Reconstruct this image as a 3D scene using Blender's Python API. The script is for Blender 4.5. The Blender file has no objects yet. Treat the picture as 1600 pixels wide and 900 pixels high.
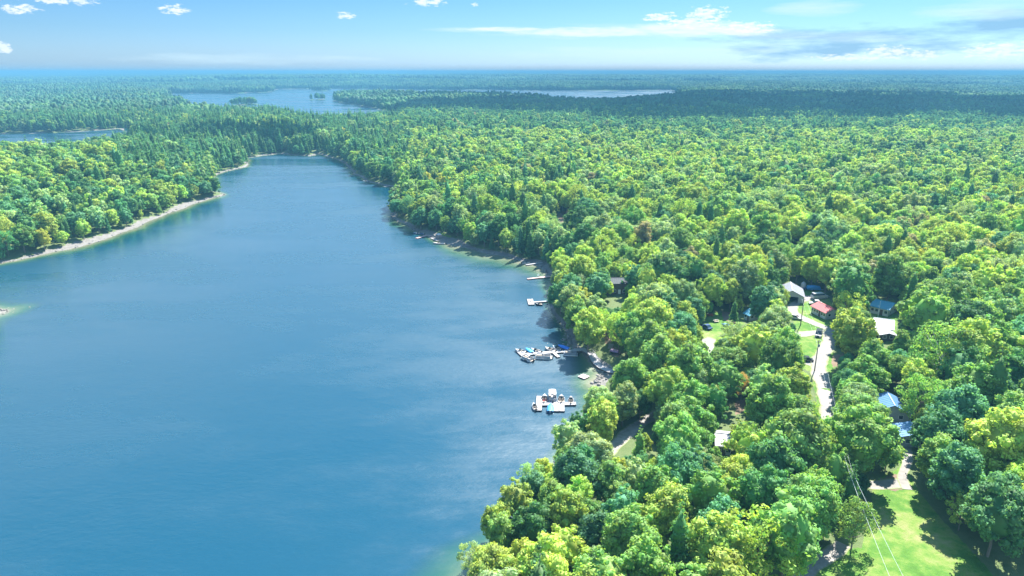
import bpy, bmesh, math, random
import numpy as np
from mathutils import Vector, Matrix

SC = bpy.context.scene
COL = SC.collection
R = math.radians
rng = np.random.default_rng(7)
random.seed(7)

# ------------------------------------------------------------------ camera
H = 85.0
F = 1066.67
PITCH = math.atan((450 - 112.3) / F)
CP, SP = math.cos(PITCH), math.sin(PITCH)
cam_d = bpy.data.cameras.new('camera')
cam = bpy.data.objects.new('camera', cam_d)
COL.objects.link(cam)
cam.location = (0, 0, H)
cam.rotation_euler = (math.pi / 2 - PITCH, 0, 0)
cam_d.sensor_width = 36
cam_d.lens = 24
cam_d.clip_start = 0.5
cam_d.clip_end = 200000
SC.camera = cam

# ------------------------------------------------------------------ light
SUN_AZ, SUN_EL = R(30), R(47)          # ahead of the view and to the right
EXPOSURE = 2.2
SC.view_settings.view_transform = 'Standard'
SC.view_settings.look = 'None'
SC.view_settings.exposure = EXPOSURE
SC.view_settings.gamma = 1
SC.cycles.use_denoising = True
SC.cycles.max_bounces = 5
SC.cycles.diffuse_bounces = 3
SC.cycles.glossy_bounces = 2
SC.cycles.transmission_bounces = 3
SC.cycles.transparent_max_bounces = 4
SC.cycles.volume_bounces = 0
sd = Vector((math.sin(SUN_AZ) * math.cos(SUN_EL), math.cos(SUN_AZ) * math.cos(SUN_EL), math.sin(SUN_EL)))
sun_d = bpy.data.lights.new('sun', 'SUN')
sun_d.energy = 4.4
sun_d.angle = R(0.53)
sun_d.color = (1.0, 0.955, 0.87)
sun = bpy.data.objects.new('sun', sun_d)
sun.rotation_euler = sd.to_track_quat('Z', 'Y').to_euler()
sun.location = (0, 0, 300)
COL.objects.link(sun)


class NT:
    """small node-tree helper"""
    def __init__(self, tree):
        self.t = tree; self.n = tree.nodes; self.l = tree.links
    def node(self, ty, **kw):
        nd = self.n.new(ty)
        for k, v in kw.items(): setattr(nd, k, v)
        return nd
    def put(self, sock, v):
        if isinstance(v, bpy.types.NodeSocket): self.l.new(v, sock)
        elif v is not None: sock.default_value = v
    def math(self, op, a, b=None, c=None, clamp=False):
        nd = self.node('ShaderNodeMath', operation=op); nd.use_clamp = clamp
        self.put(nd.inputs[0], a)
        if b is not None: self.put(nd.inputs[1], b)
        if c is not None: self.put(nd.inputs[2], c)
        return nd.outputs[0]
    def mix(self, f, a, b, mode='MIX'):
        nd = self.node('ShaderNodeMix', data_type='RGBA', blend_type=mode)
        self.put(nd.inputs[0], f)
        self.put(nd.inputs[6], (*a, 1) if isinstance(a, tuple) and len(a) == 3 else a)
        self.put(nd.inputs[7], (*b, 1) if isinstance(b, tuple) and len(b) == 3 else b)
        return nd.outputs[2]
    def noise(self, scale, detail=4, rough=0.55, vec=None, dim='3D'):
        nd = self.node('ShaderNodeTexNoise', noise_dimensions=dim)
        nd.inputs['Scale'].default_value = scale
        nd.inputs['Detail'].default_value = detail
        nd.inputs['Roughness'].default_value = rough
        if vec is not None: self.l.new(vec, nd.inputs['Vector'])
        return nd.outputs[0]
    def ramp(self, f, stops, interp='LINEAR'):
        nd = self.node('ShaderNodeValToRGB'); nd.color_ramp.interpolation = interp
        cr = nd.color_ramp
        while len(cr.elements) < len(stops): cr.elements.new(0.5)
        for e, (p, c) in zip(cr.elements, stops):
            e.position = p; e.color = (*c, 1) if not isinstance(c, float) else (c, c, c, 1)
        self.put(nd.inputs[0], f)
        return nd.outputs[0]
    def sstep(self, v, a, b):
        nd = self.node('ShaderNodeMapRange', interpolation_type='SMOOTHSTEP')
        self.put(nd.inputs[0], v); nd.inputs[1].default_value = a; nd.inputs[2].default_value = b
        return nd.outputs[0]


# ------------------------------------------------------------------ world sky with clouds
W = bpy.data.worlds.new('World'); SC.world = W; W.use_nodes = True
w = NT(W.node_tree); w.n.clear()
sky = w.node('ShaderNodeTexSky', sky_type='NISHITA')
sky.sun_disc = False; sky.sun_elevation = SUN_EL; sky.sun_rotation = SUN_AZ
sky.altitude = 100; sky.air_density = 1.0; sky.dust_density = 0.6; sky.ozone_density = 2.0
tc = w.node('ShaderNodeTexCoord').outputs['Generated']
sx = w.node('ShaderNodeSeparateXYZ'); w.l.new(tc, sx.inputs[0])
az = w.math('MULTIPLY', w.math('ARCTAN2', sx.outputs[0], sx.outputs[1]), 57.2958)
el = w.math('MULTIPLY', w.math('ARCSINE', sx.outputs[2]), 57.2958)

skyg = w.ramp(w.math('DIVIDE', el, 60.0, clamp=True), [(0.0, (.40, .56, .92)), (.05, (.27, .45, .70)), (.11, (.19, .38, .57)), (.2, (.44, .70, .92)), (.4, (.50, .94, 1.15)), (1.0, (1.6, 2.3, 2.3))])  # sky multiplier by elevation; stops above the frame raised for extra fill light
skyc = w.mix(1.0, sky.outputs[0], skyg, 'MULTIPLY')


def ray(px, py):
    u = (px - 800) / F; v = (450 - py) / F
    return np.array([u, CP + v * SP, -SP + v * CP])


def azel(px, py):
    d = ray(px, py)
    return math.degrees(math.atan2(d[0], d[1])), math.degrees(math.atan2(d[2], math.hypot(d[0], d[1])))


def cvec(sa, se, oa=0.0, oe=0.0):
    c = w.node('ShaderNodeCombineXYZ')
    w.l.new(w.math('MULTIPLY_ADD', az, sa, oa), c.inputs[0])
    w.l.new(w.math('MULTIPLY_ADD', el, se, oe), c.inputs[1])
    return c.outputs[0]


n_puff = w.noise(1.0, 7, 0.68, cvec(1.5, 4.0))
n_puff_hi = w.noise(1.0, 7, 0.68, cvec(1.5, 4.0, -0.25, 0.5))
n_wisp = w.noise(1.0, 6, 0.6, cvec(0.16, 1.5, 4.0))
n_bank = w.noise(1.0, 6, 0.6, cvec(0.22, 1.1, 9.0, 3.0))


def cloud_mask(px, py, wx, wy, noise, k, sharp):
    a0, e0 = azel(px, py)
    wa = abs(azel(px + wx, py)[0] - a0); we = abs(azel(px, py - wy)[1] - e0)
    da = w.math('DIVIDE', w.math('SUBTRACT', az, a0), wa)
    de = w.math('DIVIDE', w.math('SUBTRACT', el, e0), we)
    q = w.math('ADD', w.math('MULTIPLY', da, da), w.math('MULTIPLY', de, de))
    q = w.math('SUBTRACT', 1.0, q)
    q = w.math('MAXIMUM', q, -3.0)
    q = w.math('ADD', q, w.math('MULTIPLY', w.math('SUBTRACT', noise, 0.5), k))
    return w.math('MULTIPLY', q, sharp, clamp=True)


def many(lst, noise, k, sharp):
    m = None
    for c in lst:
        v = cloud_mask(*c, noise, k, sharp)
        m = v if m is None else w.math('MAXIMUM', m, v)
    return m


puffs = many([(271, 15, 24, 8), (540, 24, 17, 5), (668, 3, 28, 7), (742, 7, 6, 3), (95, -2, 60, 9), (30, 14, 30, 8),
              (1032, 27, 26, 8), (1105, 22, 34, 12), (1080, 35, 50, 9), (1165, 43, 50, 9), (1385, 82, 42, 11),
              (1445, 86, 30, 7), (1560, 80, 60, 14), (1330, 90, 70, 6), (5, 75, 14, 10)], n_puff, 6.5, 1.1)
wisps = many([(930, 50, 180, 12), (1060, 50, 150, 14), (780, 46, 110, 5), (1275, 12, 80, 16), (1540, 14, 130, 20),
              (1240, 60, 170, 14), (1000, 82, 260, 10), (380, 92, 200, 10)], n_wisp, 3.6, 0.55)
bank = many([(1290, 64, 220, 30), (1215, 80, 90, 18), (1430, 56, 240, 28), (1590, 40, 150, 34), (1140, 60, 90, 10)], n_bank, 4.5, 0.8)
lit = w.math('MULTIPLY_ADD', w.math('SUBTRACT', n_puff, n_puff_hi), 2.2, 0.75, clamp=True)
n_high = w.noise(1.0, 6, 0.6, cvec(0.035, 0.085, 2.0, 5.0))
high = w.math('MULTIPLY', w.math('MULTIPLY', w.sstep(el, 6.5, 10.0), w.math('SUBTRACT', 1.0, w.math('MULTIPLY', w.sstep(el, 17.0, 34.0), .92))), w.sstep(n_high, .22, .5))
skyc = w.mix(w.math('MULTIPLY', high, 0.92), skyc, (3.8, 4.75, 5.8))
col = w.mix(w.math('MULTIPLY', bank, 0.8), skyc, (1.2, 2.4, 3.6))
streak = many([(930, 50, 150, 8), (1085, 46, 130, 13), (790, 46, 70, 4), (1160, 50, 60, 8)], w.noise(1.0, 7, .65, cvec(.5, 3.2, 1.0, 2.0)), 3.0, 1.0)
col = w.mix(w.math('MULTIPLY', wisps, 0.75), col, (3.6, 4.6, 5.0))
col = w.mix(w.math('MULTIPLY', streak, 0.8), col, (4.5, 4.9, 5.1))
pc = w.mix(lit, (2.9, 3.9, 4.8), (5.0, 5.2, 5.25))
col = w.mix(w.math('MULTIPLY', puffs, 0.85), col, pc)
SKY_STRENGTH = 0.05
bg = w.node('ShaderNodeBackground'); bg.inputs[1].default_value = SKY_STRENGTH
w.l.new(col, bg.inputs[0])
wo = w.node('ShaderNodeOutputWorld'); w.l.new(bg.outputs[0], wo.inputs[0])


# ------------------------------------------------------------------ projection helpers
def at(px, py, z=0.0):
    d = ray(px, py); t = (z - H) / d[2]
    return (d[0] * t, d[1] * t)


def proj(x, y, z):
    dz = z - H
    zc = y * CP - dz * SP
    return 800 + F * x / zc, 450 - F * (dz * CP + y * SP) / zc, zc


# ------------------------------------------------------------------ lakes (waterline in map metres)
# (photo column, photo row, beach width, shallow width)
MAIN = [(712, 985, .8, 14), (735, 930, .8, 14), (762, 880, .8, 12), (800, 822, .8, 4), (842, 762, .8, 4), (880, 712, .8, 4), (905, 672, .8, 4),
        (922, 640, 1, 5), (936, 618, 2, 9), (930, 600, 4, 9), (940, 585, 4, 9), (932, 572, 3.5, 8), (918, 556, 3.5, 6), (903, 548, 3, 5), (888, 538, 2.5, 3),
        (884, 522, 2, 3), (872, 505, 1.5, 3), (862, 490, 1.5, 3), (857, 472, 1, 3), (858, 450, 1.5, 4), (864, 436, 2, 8),
        (850, 424, 5, 14), (838, 415, 6, 16), (812, 407, 4, 22), (780, 400, 4, 24), (740, 392, 3.5, 20), (712, 385, 4, 14), (696, 381, 9, 8),
        (676, 374, 9, 6), (662, 366, 5, 6), (645, 358, 3, 8), (625, 349, 2, 8), (611, 342, 3, 6), (613, 330, 1.5, 4), (622, 312, 1.5, 4), (626, 296, 1.5, 4),
        (604, 291, 2.5, 6), (575, 284, 2, 5), (556, 274, 2, 4), (546, 266, 2, 4), (540, 256, 2, 4), (518, 246, 3, 5), (500, 241, 5, 6),
        (484, 244, 4, 6), (462, 243, 2, 6), (436, 240, 4, 6), (405, 244, 5, 8), (386, 247, 3, 8), (387, 261, 2, 5), (366, 265, 2.5, 5), (343, 270, 2.5, 5), (337, 276, 3, 5), (336, 288, 3, 5),
        (335, 299, 3, 5), (352, 304, 4, 5), (338, 309, 5, 9), (305, 318, 6, 12), (268, 332, 6, 14), (232, 346, 7, 14), (196, 362, 8, 14), (150, 379, 6.5, 12), (100, 392, 5.5, 11),
        (50, 402, 5, 10), (0, 412, 5, 10), (-120, 432, 5, 9), (-300, 455, 4, 8)]
TIP = [(-120, 470, 5, 10), (-30, 478, 5, 8), (0, 482, 4, 8), (18, 483, 3, 9), (12, 488, 3, 9), (-10, 496, 4, 8), (-60, 520, 5, 12), (-300, 600, 5, 8)]
main_w = [(*at(a, b), c * (.62 if a < 520 else .8), d) for a, b, c, d in MAIN + TIP]
main_w += [(-330, 60, 2, 5), (-330, -200, 2, 5), (15, -200, 1, 5), (0, 0, 1, 5), (-6, 45, 1, 5)]
LEFT = [(-260, 214), (0, 209.5), (60, 208.5), (120, 206), (165, 203), (186, 201), (206, 210), (198, 232), (140, 246), (60, 252), (0, 258), (-260, 270)]
left_w = [(*at(a, b), 3, 4) for a, b in LEFT]
FAR = [(262, 146.2), (300, 145.8), (360, 146.2), (422, 144), (433, 139.5), (470, 139), (520, 138.6), (600, 139.6), (700, 140.6), (760, 140.2), (850, 141.5), (960, 141.2), (1048, 140.4),
       (1066, 147), (1055, 157), (1010, 161), (960, 166), (930, 168), (885, 166), (860, 160), (800, 158), (730, 156), (680, 155), (650, 154), (600, 153), (560, 151), (533, 153), (520, 157.5), (535, 161),
       (556, 163.5), (568, 167), (595, 172), (625, 178), (615, 189), (565, 194), (505, 196), (480, 192), (460, 186), (430, 182), (400, 182), (350, 182), (300, 177), (278, 164), (262, 156)]
far_w = [(*at(a, b), 4, 4) for a, b in FAR]
PONDS = [[(650, 130.4), (685, 129.6), (690, 130.8), (655, 131.4)], [(1150, 180.5), (1185, 179.5), (1188, 183), (1155, 184)], [(192, 201), (215, 199.5), (222, 204), (196, 206)]]
polys = [main_w, left_w, far_w] + [[(*at(a, b), 2, 3) for a, b in q] for q in PONDS]
ISL = [(500, 155.5, 20), (488, 156, 10), (502, 141.5, 42), (383, 163, 26), (368, 164, 13), (398, 163, 13)]
isl_w = [(*at(a, b), r) for a, b, r in ISL]


def lake_dist(X, Y):
    """signed distance to the waterline (land positive) with beach and shallow width of the nearest stretch"""
    X = np.asarray(X, float).ravel(); Y = np.asarray(Y, float).ravel()
    best = np.full(X.shape, 1e9); bw = np.full(X.shape, 2.0); sw = np.full(X.shape, 4.0); inside = np.zeros(X.shape, bool)
    for P in polys:
        ins = np.zeros(X.shape, bool)
        n = len(P)
        for i in range(n):
            ax, ay, b0, s0 = P[i]; bx, by, b1, s1 = P[(i + 1) % n]
            dx, dy = bx - ax, by - ay
            t = np.clip(((X - ax) * dx + (Y - ay) * dy) / (dx * dx + dy * dy + 1e-9), 0, 1)
            dd = np.hypot(X - ax - t * dx, Y - ay - t * dy)
            m = dd < best
            best = np.where(m, dd, best); bw = np.where(m, b0 + (b1 - b0) * t, bw); sw = np.where(m, s0 + (s1 - s0) * t, sw)
            c = (ay > Y) != (by > Y)
            if abs(dy) > 1e-9:
                ins ^= c & (X < dx * (Y - ay) / dy + ax)
        inside |= ins
    d = np.where(inside, -best, best)
    # the waterline wanders a little
    d = d + (0.9 * np.sin(X * .31 + 1.3 * np.sin(Y * .11)) + 0.7 * np.sin(Y * .23 + X * .17)) * np.clip(np.hypot(X, Y) / 400, .3, 1)
    bw = bw * (1 + .4 * np.sin(X * .07 + Y * .05) + .25 * np.sin(X * .19 - Y * .13 + 1))
    for ix, iy, ir in isl_w:
        d = np.maximum(d, ir - np.hypot(X - ix, (Y - iy) / 1.6))
    return d, bw, sw


def ground_z(X, Y, d=None, bw=None):
    if d is None: d, bw, _ = lake_dist(X, Y)
    X = np.asarray(X, float).ravel(); Y = np.asarray(Y, float).ravel()
    r = np.hypot(X, Y)
    roll = (np.sin(X / 97 + 1.1) * np.cos(Y / 83 + .4) + .6 * np.sin(X / 41 - Y / 57)) * 1.1
    mid = (np.sin(X / 420 + 2 * np.sin(Y / 900)) + np.sin(Y / 310 + X / 700 + 1)) * 4.0
    far = (np.sin(X / 2100 + 1.4) * np.cos(Y / 1500 + 2) + .5 * np.sin(X / 900 + Y / 1700)) * 11 + 5
    inland = np.clip((d - bw) / 60, 0, None)
    base = 5.0 * (1 - np.exp(-inland)) + 1.2 * (1 - np.exp(-np.clip(d - bw, 0, None) / 3))
    k2 = np.clip((r - 350) / 800, 0, 1); k3 = np.clip((r - 1500) / 3000, 0, 1)
    hill = np.clip(inland, 0, 1) * roll + np.clip(d / 500, 0, 1) * (k2 * (mid + 3) + k3 * far)
    lefthill = 9 * np.exp(-(((X + 330) / 130) ** 2 + ((Y - 520) / 170) ** 2)) * np.clip(inland, 0, 1)
    rhill = 26 * np.exp(-(((X - 14500) / 2500) ** 2 + ((Y - 20500) / 2500) ** 2))
    zland = np.clip(d, 0, bw) * 0.11 + base + hill + lefthill + rhill
    return np.where(d < 0, np.maximum(d * 0.3, -3), np.maximum(zland, np.clip(d, 0, 3) * .11))


def on_ground(px, py, h=0.0):
    z = 3.0
    for _ in range(7):
        x, y = at(px, py, z + h)
        z = float(ground_z([x], [y])[0])
    return x, y, z


def in_poly(px, py, P):
    px = np.asarray(px, float); py = np.asarray(py, float)
    ins = np.zeros(px.shape, bool)
    for i in range(len(P)):
        ax, ay = P[i]; bx, by = P[(i + 1) % len(P)]
        if abs(by - ay) < 1e-9: continue
        ins ^= ((ay > py) != (by > py)) & (px < (bx - ax) * (py - ay) / (by - ay) + ax)
    return ins


# ------------------------------------------------------------------ materials
def mat(name, base=(.5, .5, .5), rough=.7, metal=0.0, spec=.3, vary=0.0, scale=3.0, bump=0.0, coat=0.0, alpha=None):
    m = bpy.data.materials.new(name); m.use_nodes = True
    t = NT(m.node_tree); p = t.n['Principled BSDF']
    p.inputs['Roughness'].default_value = rough; p.inputs['Metallic'].default_value = metal
    p.inputs['Specular IOR Level'].default_value = spec
    p.inputs['Coat Weight'].default_value = coat
    p.inputs['Base Color'].default_value = (*base, 1)
    if vary or bump:
        oc = t.node('ShaderNodeTexCoord').outputs['Object']
        n = t.noise(scale, 5, .6, oc)
        if vary:
            c = t.mix(n, tuple(b * (1 - vary) for b in base), tuple(min(1, b * (1 + vary)) for b in base))
            t.l.new(c, p.inputs['Base Color'])
        if bump:
            b = t.node('ShaderNodeBump'); b.inputs['Strength'].default_value = bump
            t.l.new(n, b.inputs['Height']); t.l.new(b.outputs[0], p.inputs['Normal'])
    return m


def leaf_material():
    m = bpy.data.materials.new('foliage'); m.use_nodes = True
    t = NT(m.node_tree); t.n.clear()
    a = t.node('ShaderNodeAttribute', attribute_type='INSTANCER', attribute_name='tint')
    g = t.node('ShaderNodeNewGeometry')
    pos = g.outputs['Position']
    isl = g.outputs['Random Per Island']
    big = t.noise(.22, 3, .6, pos)
    hs = t.node('ShaderNodeHueSaturation')
    mot = t.noise(.38, 3, .6, pos)  # hue mottling inside crowns; yellower patches imitate sunlit foliage in the colour
    t.l.new(t.math('ADD', t.math('MULTIPLY_ADD', isl, .03, .541), t.math('MULTIPLY', mot, -.12)), hs.inputs['Hue'])
    v = t.math('MULTIPLY', t.math('MULTIPLY_ADD', isl, .75, .88), t.math('MULTIPLY_ADD', big, 1.1, .5))
    t.l.new(v, hs.inputs['Value']); t.l.new(a.outputs['Color'], hs.inputs['Color'])
    df = t.node('ShaderNodeBsdfDiffuse'); t.l.new(hs.outputs[0], df.inputs[0])
    tr = t.node('ShaderNodeBsdfTranslucent')
    t.l.new(t.mix(1.0, hs.outputs[0], (1.25, 1.15, .55), 'MULTIPLY'), tr.inputs[0])
    mx = t.node('ShaderNodeMixShader'); mx.inputs[0].default_value = .45
    t.l.new(df.outputs[0], mx.inputs[1]); t.l.new(tr.outputs[0], mx.inputs[2])
    gl = t.node('ShaderNodeBsdfGlossy'); gl.inputs['Roughness'].default_value = .6
    gl.inputs['Color'].default_value = (.8, .85, .9, 1)
    m2 = t.node('ShaderNodeMixShader'); m2.inputs[0].default_value = .012
    t.l.new(mx.outputs[0], m2.inputs[1]); t.l.new(gl.outputs[0], m2.inputs[2])
    o = t.node('ShaderNodeOutputMaterial'); t.l.new(m2.outputs[0], o.inputs[0])
    return m


def ground_material():
    m = bpy.data.materials.new('ground'); m.use_nodes = True
    t = NT(m.node_tree); p = t.n['Principled BSDF']
    p.inputs['Roughness'].default_value = .95; p.inputs['Specular IOR Level'].default_value = .1
    pos = t.node('ShaderNodeNewGeometry').outputs['Position']
    kind = t.node('ShaderNodeAttribute', attribute_name='cover').outputs['Color']
    s = t.node('ShaderNodeSeparateColor'); t.l.new(kind, s.inputs[0])
    n1 = t.noise(.5, 6, .65, pos); n2 = t.noise(.09, 4, .6, pos); n3 = t.noise(3.0, 5, .7, pos)
    floor = t.mix(n1, (.05, .10, .03), (.15, .17, .08))
    farf = t.mix(t.noise(.012, 8, .75, pos), (.02, .07, .02), (.09, .17, .04))
    cd = t.node('ShaderNodeCameraData')
    grass = t.ramp(t.math('MULTIPLY_ADD', n1, .5, t.math('MULTIPLY', n2, .6)), [(.32, (.035, .10, .015)), (.5, (.08, .18, .03)), (.58, (.15, .22, .05)), (.72, (.27, .24, .12))])
    grass = t.mix(t.math('MULTIPLY', n3, .35), grass, (.05, .1, .015))
    beach = t.ramp(t.math('MULTIPLY_ADD', n3, .6, t.math('MULTIPLY', n1, .4)), [(.3, (.09, .085, .08)), (.5, (.17, .16, .15)), (.7, (.26, .25, .24))])
    bare = t.mix(n1, (.10, .075, .055), (.25, .18, .13))
    c = t.mix(s.outputs[2], floor, farf)
    edge = t.math('ADD', s.outputs[1], t.math('MULTIPLY', t.math('SUBTRACT', n1, .5), .5))
    c = t.mix(t.sstep(edge, .35, .6), c, grass)
    al = t.node('ShaderNodeAttribute', attribute_name='cover').outputs['Alpha']
    c = t.mix(t.sstep(t.math('ADD', al, t.math('MULTIPLY', t.math('SUBTRACT', n1, .5), .7)), .3, .7), c, bare)
    c = t.mix(t.sstep(t.math('ADD', s.outputs[0], t.math('MULTIPLY', t.math('SUBTRACT', n1, .5), .5)), .35, .65), c, beach)
    t.l.new(c, p.inputs['Base Color'])
    b = t.node('ShaderNodeBump'); b.inputs['Strength'].default_value = .6; b.inputs['Distance'].default_value = .3
    t.l.new(n3, b.inputs['Height']); t.l.new(b.outputs[0], p.inputs['Normal'])
    return m


def water_material():
    m = bpy.data.materials.new('lake_water'); m.use_nodes = True
    t = NT(m.node_tree); p = t.n['Principled BSDF']
    pos = t.node('ShaderNodeNewGeometry').outputs['Position']
    dp = t.node('ShaderNodeAttribute', attribute_name='depth').outputs['Fac']
    n = t.noise(.12, 5, .65, pos)
    dd = t.math('ADD', dp, t.math('MULTIPLY', t.math('SUBTRACT', n, .5), t.math('MULTIPLY_ADD', dp, -.5, .6)))
    c = t.ramp(dd, [(0.0, (.16, .16, .11)), (.25, (.07, .11, .06)), (.5, (.015, .065, .045)), (.85, (.004, .042, .060)), (1, (.002, .041, .072))])
    t.l.new(c, p.inputs['Base Color'])
    p.inputs['IOR'].default_value = 1.7
    p.inputs['Specular IOR Level'].default_value = .5
    mp = t.node('ShaderNodeMapping'); mp.inputs['Scale'].default_value = (.55, 1.0, 1); mp.inputs['Rotation'].default_value = (0, 0, R(18))
    t.l.new(pos, mp.inputs['Vector'])
    w1 = t.noise(.8, 5, .65, mp.outputs[0]); w2 = t.noise(.22, 3, .5, mp.outputs[0])
    b = t.node('ShaderNodeBump'); b.inputs['Strength'].default_value = .22; b.inputs['Distance'].default_value = .45
    m2 = t.node('ShaderNodeMapping'); m2.inputs['Scale'].default_value = (.45, 1.0, 1); m2.inputs['Rotation'].default_value = (0, 0, R(-25)); t.l.new(pos, m2.inputs['Vector'])
    sp = t.node('ShaderNodeSeparateXYZ'); t.l.new(pos, sp.inputs[0]); yy = sp.outputs[1]      # the far lakes lie calm
    gust = t.noise(.018, 6, .68, m2.outputs[0])
    t.l.new(t.math('MULTIPLY_ADD', t.sstep(gust, .38, .62), .22, .12), p.inputs['Roughness'])
    t.l.new(t.math('MULTIPLY', t.math('MULTIPLY_ADD', w2, .8, w1), t.math('MULTIPLY', t.math('MULTIPLY_ADD', gust, 1.8, .05), t.math('SUBTRACT', 1.0, t.math('MULTIPLY', t.sstep(yy, 750.0, 900.0), .85)))), b.inputs['Height'])
    t.l.new(b.outputs[0], p.inputs['Normal'])
    return m


def gravel_material():
    m = bpy.data.materials.new('gravel'); m.use_nodes = True
    t = NT(m.node_tree); p = t.n['Principled BSDF']; p.inputs['Roughness'].default_value = .95
    pos = t.node('ShaderNodeNewGeometry').outputs['Position']
    n1 = t.noise(1.2, 6, .7, pos); n2 = t.noise(.15, 3, .6, pos)
    u = t.node('ShaderNodeAttribute', attribute_name='across').outputs['Fac']   # 0 at edges, 1 in wheel tracks
    c = t.ramp(t.math('MULTIPLY_ADD', n2, .5, t.math('MULTIPLY', n1, .5)), [(.3, (.15, .14, .125)), (.5, (.22, .205, .19)), (.65, (.30, .285, .275))])
    c = t.mix(t.sstep(t.math('ADD', u, t.math('MULTIPLY', t.math('SUBTRACT', n1, .5), .9)), .5, .05), c, (.16, .19, .07))
    t.l.new(c, p.inputs['Base Color'])
    b = t.node('ShaderNodeBump'); b.inputs['Strength'].default_value = .4; b.inputs['Distance'].default_value = .1
    t.l.new(n1, b.inputs['Height']); t.l.new(b.outputs[0], p.inputs['Normal'])
    return m


M = dict(
    leaf=leaf_material(), ground=ground_material(), water=water_material(), gravel=gravel_material(),
    bark=mat('bark', (.20, .17, .145), .9, vary=.4, scale=4, bump=.4), birch=mat('birch_bark', (.62, .60, .56), .8, vary=.25, scale=3),
    rock=mat('rock', (.17, .16, .15), .9, vary=.45, scale=1.5, bump=.5),
    deck=mat('weathered_decking', (.25, .24, .24), .85, vary=.2, scale=2.5), deckpale=mat('pale_decking', (.29, .285, .30), .8, vary=.12, scale=3),
    timber=mat('dark_timber', (.10, .075, .06), .85, vary=.3), white=mat('white_gelcoat', (.40, .40, .41), .25, coat=.4, vary=.04),
    cream=mat('cream_vinyl', (.42, .36, .30), .5), red=mat('red_gelcoat', (.5, .04, .04), .3, coat=.4), navy=mat('navy_gelcoat', (.02, .06, .16), .3, coat=.4),
    bluecover=mat('blue_canvas', (.03, .16, .55), .75, vary=.2), teal=mat('light_blue_canvas', (.05, .35, .60), .7, vary=.15),
    grey=mat('grey_vinyl', (.26, .28, .32), .6, vary=.1), black=mat('black_plastic', (.02, .02, .022), .4), alu=mat('aluminium', (.62, .64, .66), .3, metal=.8),
    glass=mat('glass', (.03, .05, .06), .06, spec=.8), carblack=mat('black_car_paint', (.015, .018, .025), .2, coat=1), carwhite=mat('white_car_paint', (.5, .5, .5), .3, coat=.8),
    rubber=mat('rubber', (.02, .02, .02), .85), roofgrey=mat('grey_steel_roof', (.27, .28, .32), .42, metal=.1, vary=.08, scale=1), roofred=mat('red_steel_roof', (.48, .09, .09), .5, vary=.12, scale=1),
    roofblue=mat('blue_steel_roof', (.10, .21, .38), .35, metal=.1, vary=.1, scale=1), roofpale=mat('pale_steel_roof', (.26, .30, .36), .45, metal=.1, vary=.08), roofdark=mat('charcoal_shingle_roof', (.05, .06, .07), .8, vary=.3), roofteal=mat('teal_shingle_roof', (.05, .22, .32), .6, vary=.2),
    roofwhite=mat('white_steel_roof', (.33, .32, .34), .45, vary=.08), wallwhite=mat('white_siding', (.5, .52, .54), .7, vary=.05), wallbrown=mat('brown_siding', (.12, .09, .07), .8, vary=.2),
    wallblue=mat('blue_siding', (.12, .24, .36), .75, vary=.1), wallgrey=mat('grey_siding', (.34, .36, .38), .75, vary=.1), trim=mat('white_trim', (.8, .8, .78), .6),
    wallcream=mat('tan_siding', (.50, .42, .32), .75, vary=.1), dark=mat('dark_interior', (.02, .02, .025), .9), plastic=mat('white_plastic', (.8, .8, .8), .5), pink=mat('salmon_paint', (.42, .27, .26), .6, vary=.1),
    cable=mat('power_cable', (.45, .5, .5), .5, metal=.4), pole=mat('grey_timber_pole', (.22, .19, .17), .9, vary=.2), bluetarp=mat('blue_tarpaulin', (.04, .22, .5), .6, vary=.2),
    cloud=mat('cloud_mist', (.9, .9, .9), 1.0, spec=0))


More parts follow.
